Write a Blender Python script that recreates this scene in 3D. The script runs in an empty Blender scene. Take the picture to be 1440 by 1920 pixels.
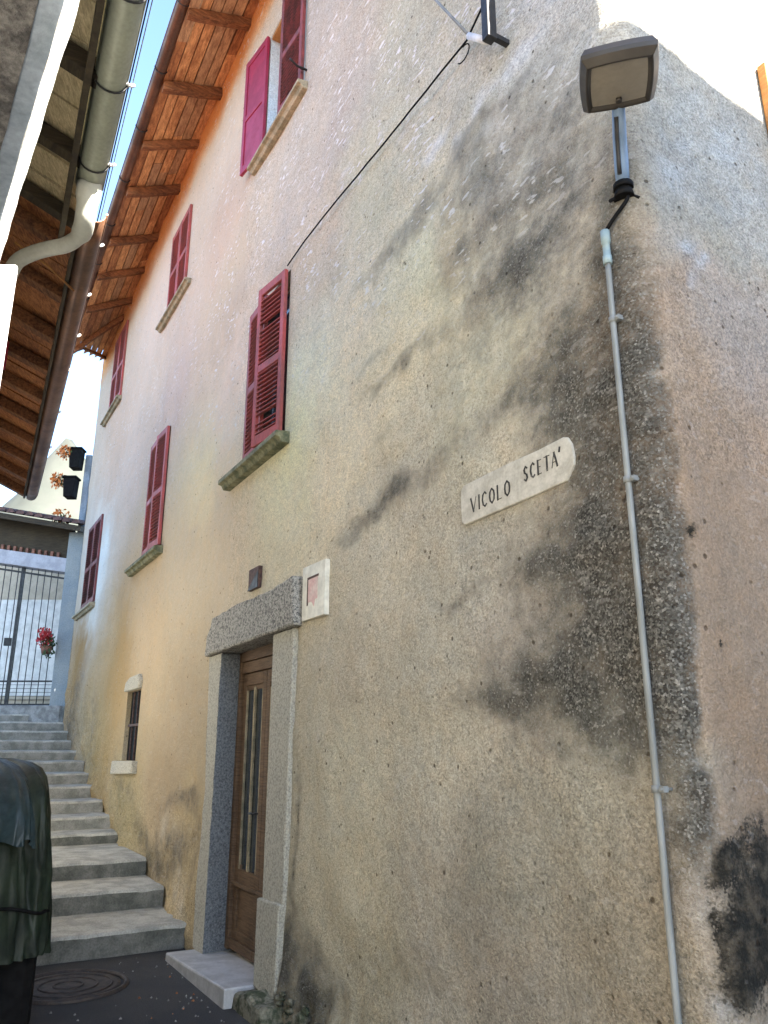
import bpy, bmesh, math, random
import numpy as np
from mathutils import Vector, Matrix, noise, Euler
R = math.radians
random.seed(7)
scn = bpy.context.scene
COL = scn.collection
ROTF = math.atan2(-.87030943, .49250533)          # direction of the plastered facade in plan
P0 = Vector((-1.565, 7.34, 0)); FD = Vector((.49250533, -.87030943, 0)); FN = Vector((-.87030943, -.49250533, 0))
def fw(x, z, o=0.): return P0 + FD*x + FN*o + Vector((0, 0, z))

# ------------------------------------------------------------------ helpers
def lin(c): return tuple(((v/255)/12.92 if v/255 <= .04045 else ((v/255+.055)/1.055)**2.4) for v in c)
def tag(o, label=None, cat=None, group=None, kind=None):
    if label: o['label'] = label
    if cat: o['category'] = cat
    if group: o['group'] = group
    if kind: o['kind'] = kind
    return o
def thing(name, label, cat, loc=(0, 0, 0), rz=0., group=None):
    o = bpy.data.objects.new(name, None); COL.objects.link(o)
    o.location = loc; o.rotation_euler = (0, 0, rz); o.empty_display_size = .1
    return tag(o, label, cat, group)
class MB:
    def __init__(s): s.v = []; s.f = []; s.sm = []; s.mi = []
    def add(s, vs, fs, sm=False, mi=0):
        b = len(s.v); s.v += [tuple(v) for v in vs]
        for f in fs: s.f.append([i+b for i in f]); s.sm.append(sm); s.mi.append(mi)
        return s
    def box(s, x0, x1, y0, y1, z0, z1, M=None, mi=0, jit=0):
        vs = [Vector((x, y, z)) for z in (z0, z1) for y in (y0, y1) for x in (x0, x1)]
        if jit: vs = [v+Vector((random.uniform(-jit, jit) for _ in range(3))) for v in vs]
        if M is not None: vs = [M @ v for v in vs]
        return s.add(vs, [(0, 2, 3, 1), (4, 5, 7, 6), (0, 1, 5, 4), (2, 6, 7, 3), (0, 4, 6, 2), (1, 3, 7, 5)], mi=mi)
    def tube(s, pts, r, n=10, cap=True, mi=0):
        pts = [Vector(p) for p in pts]; rs = r if isinstance(r, (list, tuple)) else [r]*len(pts)
        t0 = (pts[1]-pts[0]).normalized(); up = Vector((0, 0, 1)) if abs(t0.z) < .9 else Vector((1, 0, 0))
        a = t0.cross(up).normalized(); rings = []
        for i, p in enumerate(pts):
            t = ((pts[min(i+1, len(pts)-1)]-pts[i]).normalized()+(pts[i]-pts[max(i-1, 0)]).normalized()).normalized()
            a = (a-t*a.dot(t)).normalized(); b = t.cross(a)
            rings.append([p+(a*math.cos(2*math.pi*k/n)+b*math.sin(2*math.pi*k/n))*rs[i] for k in range(n)])
        vs = [q for ring in rings for q in ring]; fs = []
        for i in range(len(pts)-1):
            for k in range(n): fs.append((i*n+k, i*n+(k+1) % n, (i+1)*n+(k+1) % n, (i+1)*n+k))
        s.add(vs, fs, True, mi)
        if cap:
            m = len(s.v)-len(vs)
            s.f.append([m+k for k in range(n)][::-1]); s.sm.append(False); s.mi.append(mi)
            s.f.append([m+(len(pts)-1)*n+k for k in range(n)]); s.sm.append(False); s.mi.append(mi)
        return s
    def prism(s, poly, axis_fn, d0, d1, mi=0):     # poly of 2-D points; axis_fn(a, b, d) -> 3-D
        n = len(poly); vs = [axis_fn(a, b, d0) for a, b in poly]+[axis_fn(a, b, d1) for a, b in poly]
        fs = [list(range(n))[::-1], [n+i for i in range(n)]]+[(i, (i+1) % n, n+(i+1) % n, n+i) for i in range(n)]
        return s.add(vs, fs, mi=mi)
    def build(s, name, m, parent=None, bevel=0, loc=None, seg=2):
        me = bpy.data.meshes.new(name); me.from_pydata(s.v, [], s.f)
        me.polygons.foreach_set('use_smooth', s.sm); me.polygons.foreach_set('material_index', s.mi)
        bm = bmesh.new(); bm.from_mesh(me); bmesh.ops.recalc_face_normals(bm, faces=bm.faces); bm.to_mesh(me); bm.free()
        for k in (m if isinstance(m, (list, tuple)) else [m]): me.materials.append(k)
        o = bpy.data.objects.new(name, me); COL.objects.link(o)
        if parent is not None: o.parent = parent
        if loc is not None: o.location = loc
        if bevel:
            b = o.modifiers.new('b', 'BEVEL'); b.width = bevel; b.segments = seg; b.limit_method = 'ANGLE'; b.angle_limit = R(40)
        return o
def copy_tree(o, parent=None):
    c = o.copy(); COL.objects.link(c); c.parent = parent
    for ch in list(o.children): copy_tree(ch, c)
    return c

# ------------------------------------------------------------------ materials
def nt(name):
    m = bpy.data.materials.new(name); m.use_nodes = True; t = m.node_tree; t.nodes.clear()
    out = t.nodes.new('ShaderNodeOutputMaterial'); p = t.nodes.new('ShaderNodeBsdfPrincipled')
    t.links.new(p.outputs[0], out.inputs[0])
    return m, t, p
def N(t, typ, **kw):
    n = t.nodes.new(typ)
    for k, v in kw.items():
        if k in ('operation', 'blend_type', 'data_type', 'feature', 'attribute_name', 'attribute_type', 'interpolation_type', 'noise_dimensions'): setattr(n, k, v)
        else: n.inputs[k].default_value = v
    return n
def math_(t, op, a, b=None, c=None, clamp=False):
    n = t.nodes.new('ShaderNodeMath'); n.operation = op; n.use_clamp = clamp
    for i, x in enumerate((a, b, c)):
        if x is None: continue
        if isinstance(x, (int, float)): n.inputs[i].default_value = x
        else: t.links.new(x, n.inputs[i])
    return n.outputs[0]
def maprange(t, x, a, b, c=0., d=1., smooth=True):
    n = t.nodes.new('ShaderNodeMapRange'); n.interpolation_type = 'SMOOTHSTEP' if smooth else 'LINEAR'
    t.links.new(x, n.inputs[0])
    for i, v in enumerate((a, b, c, d)): n.inputs[i+1].default_value = v
    return n.outputs[0]
def mix(t, fac, a, b, mode='MIX'):
    n = t.nodes.new('ShaderNodeMix'); n.data_type = 'RGBA'; n.blend_type = mode
    for sock, x in ((n.inputs[0], fac), (n.inputs[6], a), (n.inputs[7], b)):
        if isinstance(x, (int, float)): sock.default_value = x
        elif isinstance(x, tuple): sock.default_value = x if len(x) == 4 else (*x, 1)
        else: t.links.new(x, sock)
    return n.outputs[2]
def coords(t, scale=(1, 1, 1), kind='Object'):
    tc = t.nodes.new('ShaderNodeTexCoord'); mp = t.nodes.new('ShaderNodeMapping'); mp.inputs['Scale'].default_value = scale
    t.links.new(tc.outputs[kind], mp.inputs[0]); return mp.outputs[0]
def noise_(t, vec, scale, detail=4., rough=.55, dist=0.):
    n = t.nodes.new('ShaderNodeTexNoise'); t.links.new(vec, n.inputs['Vector'])
    n.inputs['Scale'].default_value = scale; n.inputs['Detail'].default_value = detail
    n.inputs['Roughness'].default_value = rough; n.inputs['Distortion'].default_value = dist
    return n.outputs['Fac']
def bump(t, p, h, strength, dist):
    b = t.nodes.new('ShaderNodeBump'); b.inputs['Strength'].default_value = strength; b.inputs['Distance'].default_value = dist
    t.links.new(h, b.inputs['Height']); t.links.new(b.outputs[0], p.inputs['Normal'])
def simple(name, c, rough=.6, var=.25, scale=8., metal=0., stretch=(1, 1, 1), c2=None, bs=.25, bd=.004, bscale=40., spec=.4, thr=(.35, .65)):
    """One surface: a base colour worn into a second tone by noise, with a fine bump."""
    m, t, p = nt(name); v = coords(t, stretch)
    n1 = noise_(t, v, scale, 5, .6); n2 = noise_(t, v, bscale, 4, .6)
    c2 = c2 or tuple(x*(1-var*1.6) for x in c)
    f = maprange(t, n1, *thr)
    base = mix(t, f, c, c2)
    sp = maprange(t, n2, .3, .7, 1-var*.7, 1+var*.5, False)
    g = t.nodes.new('ShaderNodeCombineColor')
    for i in range(3): t.links.new(sp, g.inputs[i])
    base = mix(t, 1., base, g.outputs[0], 'MULTIPLY')
    t.links.new(base, p.inputs['Base Color']); p.inputs['Metallic'].default_value = metal
    p.inputs['Specular IOR Level'].default_value = spec
    r = maprange(t, n1, .3, .7, max(rough-.12, .03), min(rough+.1, 1), False); t.links.new(r, p.inputs['Roughness'])
    if bs: bump(t, p, n2, bs, bd)
    return m
def grey3(t, x):
    g = t.nodes.new('ShaderNodeCombineColor')
    for i in range(3): t.links.new(x, g.inputs[i])
    return g.outputs[0]
def plaster_mat():
    """Roughcast: the colour of each patch of the wall is in 'tint'; grain, pits, flecks and bump are procedural."""
    m, t, p = nt('roughcast_plaster'); v = coords(t)
    at = t.nodes.new('ShaderNodeAttribute'); at.attribute_name = 'tint'
    mk = t.nodes.new('ShaderNodeAttribute'); mk.attribute_name = 'mask'
    sm = t.nodes.new('ShaderNodeSeparateColor'); t.links.new(mk.outputs['Color'], sm.inputs[0])
    grain = noise_(t, v, 62, 3, .7); mid = noise_(t, v, 17, 4, .65); low = noise_(t, v, 3.1, 4, .6)
    fine = noise_(t, v, 150, 2, .6)
    cv = t.nodes.new('ShaderNodeTexVoronoi'); t.links.new(v, cv.inputs['Vector']); cv.inputs['Scale'].default_value = 125
    cs_ = t.nodes.new('ShaderNodeSeparateColor'); t.links.new(cv.outputs['Color'], cs_.inputs[0]); cell = cs_.outputs[0]
    amt = math_(t, 'MULTIPLY_ADD', sm.outputs[1], 1.1, .28)           # coarse wall: stronger grain
    g = math_(t, 'MULTIPLY_ADD', math_(t, 'SUBTRACT', grain, .5), 1.15, math_(t, 'MULTIPLY', math_(t, 'SUBTRACT', mid, .5), .75))
    g = math_(t, 'ADD', g, math_(t, 'MULTIPLY', math_(t, 'SUBTRACT', low, .5), .35))
    g = math_(t, 'ADD', g, math_(t, 'MULTIPLY', math_(t, 'SUBTRACT', fine, .5), .5))
    g = math_(t, 'ADD', g, math_(t, 'MULTIPLY', math_(t, 'SUBTRACT', cell, .5), .5))
    fac = math_(t, 'MULTIPLY_ADD', g, amt, 1.0)
    blot = noise_(t, v, 7.5, 5, .7)
    sd = math_(t, 'ADD', sm.outputs[0], math_(t, 'MULTIPLY', math_(t, 'SUBTRACT', cell, .5), .55))
    sd = math_(t, 'ADD', sd, math_(t, 'MULTIPLY', math_(t, 'SUBTRACT', grain, .5), .9))
    sd = math_(t, 'ADD', sd, math_(t, 'MULTIPLY', math_(t, 'SUBTRACT', blot, .5), .95))
    sd = math_(t, 'MULTIPLY', maprange(t, sd, .06, .88, smooth=False), maprange(t, sm.outputs[0], .0, .3), clamp=True)
    c0 = mix(t, math_(t, 'MULTIPLY', sd, .95), at.outputs['Color'], (.066, .066, .06, 1))
    # inside the soot single grains stay pale, others go nearly black
    gr2 = math_(t, 'MULTIPLY_ADD', math_(t, 'MULTIPLY', math_(t, 'SUBTRACT', cell, .5), sd), 1.1, 1.)
    c0 = mix(t, 1., c0, grey3(t, gr2), 'MULTIPLY')
    c0 = mix(t, math_(t, 'MULTIPLY', maprange(t, cell, .91, .98), math_(t, 'MULTIPLY', sd, .38), clamp=True), c0, (.24, .23, .21, 1))
    bk = math_(t, 'ADD', mk.outputs['Alpha'], math_(t, 'MULTIPLY', math_(t, 'SUBTRACT', blot, .5), 1.1))
    bk = math_(t, 'ADD', bk, math_(t, 'MULTIPLY', math_(t, 'SUBTRACT', cell, .5), .3))
    bk = math_(t, 'MULTIPLY', maprange(t, bk, .28, .72), maprange(t, mk.outputs['Alpha'], .05, .25), clamp=True)
    c0 = mix(t, bk, c0, mix(t, maprange(t, mid, .4, .65), (.018, .017, .014), (.062, .052, .038)))
    c = mix(t, 1., c0, grey3(t, fac), 'MULTIPLY')
    # colour drift between ochre and grey-pink grains
    hue = noise_(t, v, 7, 3, .6)
    c = mix(t, maprange(t, hue, .45, .7, 0, .35), c, mix(t, 1., c, (1.07, .98, .90, 1), 'MULTIPLY'))
    c = mix(t, maprange(t, hue, .55, .3, 0, .3), c, mix(t, 1., c, (.92, .98, 1.06, 1), 'MULTIPLY'))
    # pale flecks, drawn out along the wall (mask blue)
    fv = coords(t, (.55, 1, 1.6)); fl = noise_(t, fv, 19, 3, .5); fl2 = noise_(t, v, 2.3, 3, .5)
    ff = math_(t, 'MULTIPLY', maprange(t, fl, .585, .64), maprange(t, fl2, .44, .6))
    ff = math_(t, 'MULTIPLY', ff, sm.outputs[2], clamp=True)
    c = mix(t, ff, c, (.66, .63, .60, 1))
    # dark pits
    vo = t.nodes.new('ShaderNodeTexVoronoi'); t.links.new(v, vo.inputs['Vector']); vo.inputs['Scale'].default_value = 16
    pitsel = maprange(t, noise_(t, v, 10, 2, .5), .5, .62)
    pit = math_(t, 'MULTIPLY', maprange(t, vo.outputs['Distance'], .2, .1), pitsel)
    c = mix(t, math_(t, 'MULTIPLY', pit, .9), c, mix(t, 1., c, (.3, .27, .24, 1), 'MULTIPLY'))
    t.links.new(c, p.inputs['Base Color']); p.inputs['Roughness'].default_value = .95; p.inputs['Specular IOR Level'].default_value = .15
    h = math_(t, 'ADD', math_(t, 'MULTIPLY', grain, .55), math_(t, 'MULTIPLY', mid, .9))
    h = math_(t, 'SUBTRACT', math_(t, 'ADD', h, math_(t, 'MULTIPLY', fine, .2)), math_(t, 'MULTIPLY', pit, .4))
    h = math_(t, 'ADD', h, math_(t, 'MULTIPLY', cell, .12))
    bump(t, p, h, .85, .02)
    return m
def wood_mat(name, c, c2, rough=.7, grain=(1, 1, 14), plank=0.):
    m, t, p = nt(name); v = coords(t, grain); v0 = coords(t)
    a = noise_(t, v, 6, 6, .65, .4); b = noise_(t, v0, 2.2, 4, .6); k = noise_(t, v, 24, 3, .6)
    f = math_(t, 'ADD', math_(t, 'MULTIPLY', a, .75), math_(t, 'MULTIPLY', b, .4))
    c_ = mix(t, maprange(t, f, .4, .75), c, c2)
    c_ = mix(t, 1., c_, grey3(t, maprange(t, k, .3, .7, .7, 1.2, False)), 'MULTIPLY')
    t.links.new(c_, p.inputs['Base Color']); p.inputs['Roughness'].default_value = rough; p.inputs['Specular IOR Level'].default_value = .3
    bump(t, p, k, .4, .006)
    return m
def glass_mat(name, c=(.02, .025, .03)):
    m, t, p = nt(name); v = coords(t); n = noise_(t, v, 2.5, 2, .5)
    t.links.new(mix(t, n, c, tuple(x*2.2 for x in c)), p.inputs['Base Color'])
    t.links.new(maprange(t, n, .3, .7, .04, .14, False), p.inputs['Roughness']); p.inputs['Specular IOR Level'].default_value = .6
    return m
M = {}
M['plaster'] = plaster_mat()
M['granite'] = simple('granite', (.42, .40, .35), .85, .8, 50, c2=(.10, .10, .095), bscale=120, bs=.8, bd=.012, thr=(.42, .66))
M['granite_dark'] = simple('shaded_granite', (.20, .215, .225), .85, .6, 60, c2=(.085, .09, .10), bscale=130, bs=.6, bd=.01, thr=(.35, .7))  # shaded copy of the jamb stone, for the reveal side
M['granite_pale'] = simple('granite_pale', (.50, .475, .39), .85, .7, 75, c2=(.23, .225, .20), bscale=150, bs=.7, bd=.01, thr=(.42, .72))
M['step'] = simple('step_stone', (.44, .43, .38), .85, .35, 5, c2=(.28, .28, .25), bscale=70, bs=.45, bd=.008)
M['riser'] = simple('shaded_riser', (.185, .18, .16), .9, .4, 6, c2=(.10, .105, .09), bscale=70, bs=.45, bd=.008)  # shade of the upright faces painted in, darker than the treads
M['riserup'] = simple('upper_shaded_riser', (.30, .295, .27), .9, .35, 6, c2=(.18, .185, .165), bscale=70, bs=.45, bd=.008)  # same painted shade, fainter, for the upper risers
M['marble'] = simple('sill_marble', (.52, .52, .53), .5, .15, 6, c2=(.38, .38, .38), bscale=60, bs=.15)
M['sillstone'] = simple('sill_stone', (.36, .30, .20), .8, .35, 10, c2=(.2, .18, .12), bscale=70)
M['mossstone'] = simple('moss_stone', (.22, .21, .12), .85, .4, 10, c2=(.08, .09, .05), bscale=60)
M['red'] = simple('red_paint', (.40, .072, .066), .65, .3, 7, c2=(.25, .075, .068), bscale=60, bs=.2, stretch=(1, 1, .4))
M['redflat'] = simple('crimson_paint', (.30, .020, .055), .45, .15, 5, bscale=60, bs=.15)
M['redold'] = simple('faded_red_paint', (.22, .045, .045), .65, .35, 12, c2=(.085, .03, .03), bscale=50, bs=.3, stretch=(1, 1, .4))
M['wood'] = wood_mat('door_wood', (.17, .105, .06), (.075, .045, .026))
M['wooddk'] = wood_mat('rafter_wood', (.30, .13, .055), (.07, .028, .014), grain=(7, 1.2, 7))
M['board'] = wood_mat('soffit_board', (.74, .42, .19), (.32, .14, .06), grain=(.9, 4., 4.))
M['boardgrey'] = wood_mat('greyed_board', (.55, .36, .20), (.25, .14, .08), grain=(.9, 4., 4.))
M['boarddark'] = wood_mat('browned_board', (.50, .24, .10), (.17, .07, .035), grain=(.9, 4., 4.))
M['boardB'] = wood_mat('russet_board', (.50, .21, .08), (.14, .05, .024), grain=(10, 2, 10))
M['boardA'] = wood_mat('weathered_board', (.62, .52, .33), (.30, .25, .155), grain=(12, 1.6, 12))
M['rafterA'] = wood_mat('dark_beam', (.06, .045, .025), (.022, .016, .01))
M['copper'] = simple('copper_sheet', (.17, .085, .05), .42, .3, 3, metal=.45, c2=(.09, .05, .035), bs=.1)
M['zinc'] = simple('green_grey_sheet', (.36, .38, .30), .45, .18, 3, metal=.1, c2=(.29, .31, .245), bs=.08)
M['whitepipe'] = simple('pale_pipe', (.55, .56, .5), .45, .12, 3, bs=.08)
M['white'] = simple('white_paint', (.74, .73, .70), .7, .15, 5, bscale=50)
M['limewash'] = simple('white_limewash', (.72, .71, .68), .9, .2, 6, bscale=45, bs=.5, bd=.01)
M['greyrough'] = simple('grey_render', (.16, .16, .165), .95, .6, 16, c2=(.05, .05, .055), bscale=55, bs=.8, bd=.015)
M['bluegrey'] = simple('blue_grey_wash', (.27, .33, .42), .9, .25, 6, c2=(.19, .24, .30), bscale=45, bs=.4, bd=.008)
M['concrete'] = simple('grey_concrete', (.30, .30, .29), .9, .3, 7, bscale=50, bs=.4, bd=.008)
M['iron'] = simple('black_iron', (.025, .025, .027), .55, .3, 20, bs=.15)
M['rust'] = simple('rusty_iron', (.10, .05, .035), .75, .4, 30, c2=(.05, .028, .024), bs=.3)
M['black'] = simple('black_rubber', (.006, .006, .0065), .8, .2, 20, bs=.1, spec=.15)
M['pvc'] = simple('grey_conduit', (.23, .245, .245), .5, .25, 5, c2=(.15, .16, .155), bs=.1, stretch=(3, 3, .6))
M['pvcblue'] = simple('pale_blue_fitting', (.30, .40, .43), .45, .12, 8, bs=.05)
M['lampbody'] = simple('bronze_lamp_body', (.055, .046, .037), .45, .18, 5, metal=.2, bs=.05)
M['lampglass'] = simple('lamp_diffuser', (.30, .265, .21), .35, .12, 6, bs=.05, spec=.5)
M['lamparm'] = simple('blue_grey_steel', (.15, .22, .33), .5, .15, 5, c2=(.11, .17, .26), metal=.1, bs=.05)
M['paintblack'] = simple('worn_black_paint', (.03, .03, .03), .8, .3, 40, c2=(.14, .135, .125), thr=(.5, .75), bs=.1)
M['plaque'] = simple('plaque_stone', (.50, .485, .43), .7, .18, 14, c2=(.38, .365, .32), bscale=70, bs=.2)
M['tile_white'] = simple('tile_white', (.72, .70, .60), .5, .12, 12, bs=.1)
M['tile_pink'] = simple('tile_pink', (.60, .36, .33), .6, .2, 14, c2=(.66, .52, .47), bs=.1)
M['terracotta'] = simple('roof_tile', (.26, .12, .08), .85, .4, 9, c2=(.14, .07, .055), bscale=40)
M['beamgrey'] = simple('lavender_grey_paint', (.40, .41, .46), .8, .15, 5, bscale=50)
M['tiledk'] = simple('aged_roof_tile', (.13, .07, .06), .85, .4, 9, c2=(.07, .045, .045), bscale=40)
M['pierblue'] = simple('teal_grey_wash', (.20, .235, .26), .9, .3, 3, c2=(.26, .285, .29), bscale=45, bs=.4, bd=.008)
M['asphalt'] = simple('asphalt', (.040, .040, .043), .9, .6, 2.2, c2=(.066, .064, .062), bscale=150, bs=.9, bd=.01)
M['castiron'] = simple('cast_iron', (.065, .05, .042), .7, .35, 12, c2=(.045, .04, .04), bscale=60, metal=.2)
M['tarp'] = simple('green_tarpaulin', (.020, .030, .019), .5, .25, 6, c2=(.009, .014, .010), bscale=35, bs=.25, bd=.006, spec=.22)
M['tarpblue'] = simple('blue_green_tarpaulin', (.032, .052, .058), .42, .3, 6, c2=(.012, .026, .028), bscale=35, bs=.25, bd=.006, spec=.3)
M['curtain'] = simple('pale_blue_blind', (.44, .57, .62), .7, .08, 3, bs=.05)
M['glass'] = glass_mat('dark_glass')
M['net'] = simple('net_curtain', (.30, .29, .26), .9, .3, 5, stretch=(6, 6, .3), bs=.1)
M['leafg'] = simple('leaf_green', (.05, .10, .03), .6, .4, 20, bs=.1)
M['petal'] = simple('geranium_red', (.55, .04, .05), .6, .3, 30, bs=.1)
M['petalo'] = simple('petal_orange', (.72, .24, .06), .6, .3, 30, bs=.1)
M['ochre'] = wood_mat('ochre_wood', (.42, .20, .06), (.28, .12, .035))
M['hill'] = simple('hillside', (.030, .036, .030), .95, .3, .02, c2=(.040, .043, .038), bscale=.06, bs=0)
M['cream'] = simple('cream_render', (.62, .56, .46), .9, .12, 4, bscale=40)
M['paving'] = simple('bounce_paving', (.26, .25, .23), .9, .25, 3, bscale=60)
M['beige'] = simple('beige_render', (.50, .43, .33), .9, .12, 4, bscale=40)
M['rubble'] = simple('mossy_rubble', (.21, .20, .15), .9, .5, 14, c2=(.05, .06, .035), bscale=60, bs=.7, bd=.012, thr=(.4, .6))
def canopy_mat():
    m, t, p = nt('translucent_sheet'); out = [n for n in t.nodes if n.type == 'OUTPUT_MATERIAL'][0]
    tr = t.nodes.new('ShaderNodeBsdfTranslucent'); ms = t.nodes.new('ShaderNodeMixShader'); v = coords(t)
    c = mix(t, maprange(t, noise_(t, v, 40, 4, .6), .4, .75), (.8, .8, .78), (.5, .5, .48))
    t.links.new(c, tr.inputs[0]); t.links.new(c, p.inputs['Base Color']); p.inputs['Roughness'].default_value = .5
    ms.inputs[0].default_value = .85; t.links.new(p.outputs[0], ms.inputs[1]); t.links.new(tr.outputs[0], ms.inputs[2]); t.links.new(ms.outputs[0], out.inputs[0])
    return m
M['sheet'] = canopy_mat()

# ------------------------------------------------------------------ camera, light, sky
cam = bpy.data.cameras.new('camera'); co = bpy.data.objects.new('camera', cam); COL.objects.link(co)
cam.sensor_fit = 'VERTICAL'; cam.sensor_height = 36; cam.lens = 36*1490/1920; cam.clip_end = 3000; cam.clip_start = .05
co.location = (0, 0, 1.63); co.rotation_euler = (R(90)+math.atan(445/1490), 0, 0); scn.camera = co
EL = R(28); SH = Vector((.68, -.73, 0)).normalized(); SUN = SH*math.cos(EL)+Vector((0, 0, math.sin(EL)))
w = bpy.data.worlds.new('World'); scn.world = w; w.use_nodes = True; wt = w.node_tree
sky = wt.nodes.new('ShaderNodeTexSky'); sky.sky_type = 'NISHITA'; sky.sun_disc = False
sky.sun_elevation = EL; sky.sun_rotation = math.atan2(SH.x, SH.y); sky.air_density = 1.0; sky.dust_density = .5; sky.ozone_density = 2.5
bg = wt.nodes['Background']; bg.inputs[1].default_value = .065; wt.links.new(sky.outputs[0], bg.inputs[0])
sl = bpy.data.lights.new('sun', 'SUN'); so = bpy.data.objects.new('sun', sl); COL.objects.link(so)
sl.energy = 5.0; sl.angle = R(.5); sl.color = (1, .93, .82); so.rotation_euler = SUN.to_track_quat('Z', 'Y').to_euler(); so.location = (8, -8, 14)
scn.view_settings.view_transform = 'Standard'; scn.view_settings.look = 'None'; scn.view_settings.exposure = 3.57; scn.view_settings.gamma = 1
scn.cycles.use_denoising = True; scn.cycles.max_bounces = 8; scn.cycles.diffuse_bounces = 5

# ------------------------------------------------------------------ ground
g = MB(); n_ = 60
xs = sorted(set([-900, -300, -100, -40, -20]+[-12+i*.4 for i in range(61)]+[20, 40, 100, 300, 900]))
ys = sorted(set([-900, -300, -100, -40]+[-8+i*.4 for i in range(81)]+[40, 100, 300, 900]))
gv = [(x, y, .006*noise.noise((x*.9, y*.9, 0)) if abs(x) < 12 and abs(y) < 24 else 0) for y in ys for x in xs]
g.add(gv, [(j*len(xs)+i, j*len(xs)+i+1, (j+1)*len(xs)+i+1, (j+1)*len(xs)+i) for j in range(len(ys)-1) for i in range(len(xs)-1)], True)
tag(g.build('ground', M['asphalt']), kind='structure')
pv = MB(); pv.add([(-14, -40, .012), (16, -40, .012), (16, 1.2, .012), (-1.0, 1.2, .012), (-14, 1.2, .012)], [(0, 1, 2, 3, 4)])  # unseen pale paving added behind the viewer to bounce sunlight into the lane
tag(pv.build('bounce_pavement', M['paving']), kind='structure')
# hillside far beyond the end of the lane
hb = MB(); HX, HY = 46, 14; hv = []
def hill_h(x, y):
    px, py = -.428*330, 330
    d = math.hypot((x-px)/46, (y-py)/60); e = math.hypot((x-px-25)/170, (y-py-40)/110)
    return 96*math.exp(-d*1.0)+58*math.exp(-e*e)+6*noise.fractal((x*.03, y*.03, 1), 1, 2, 4)
for j in range(HY*3):
    for i in range(HX*2):
        x = -420+i*6.5; y = 250+j*7
        hv.append((x, y, hill_h(x, y)-6))
hb.add(hv, [(j*HX*2+i, j*HX*2+i+1, (j+1)*HX*2+i+1, (j+1)*HX*2+i) for j in range(HY*3-1) for i in range(HX*2-1)], True)
tag(hb.build('hill', M['hill']), kind='structure')

# ------------------------------------------------------------------ the plastered house (facade frame: x towards the viewer, y into the wall, z up)
house = thing('plaster_house', 'tall old plastered house with red shutters, stained roughcast walls and wooden eaves', 'house', P0, ROTF)
XC, RC, XL = 5.27, .13, -8.55                       # corner, its rounding, far end
XA = XC-RC; ARC = RC*math.pi/2
def path(s):                                        # s along the wall -> plan position and outward normal, local frame
    if s <= XA: return Vector((s, 0)), Vector((0, -1))
    if s <= XA+ARC:
        a = (s-XA)/RC; return Vector((XA+RC*math.sin(a), RC-RC*math.cos(a))), Vector((math.sin(a), -math.cos(a)))
    return Vector((XC, RC+(s-XA-ARC))), Vector((1, 0))
def s_right(q): return XA+ARC+q-RC                  # q metres behind the corner on the right-hand wall
OPEN = [(.30, 1.57, -.2, 2.47), (.73, 1.70, 7.45, 8.95), (-3.0, -2.1, 7.5, 8.75), (-7.05, -6.05, 7.5, 8.98),
        (.62, 1.54, 4.08, 5.62), (-3.2, -2.3, 4.0, 5.57), (-7.75, -6.55, 3.98, 5.50), (-3.42, -2.70, 1.50, 2.32)]
OPR = [(s_right(1.02), s_right(1.7), 3.75, 4.95)]
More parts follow.
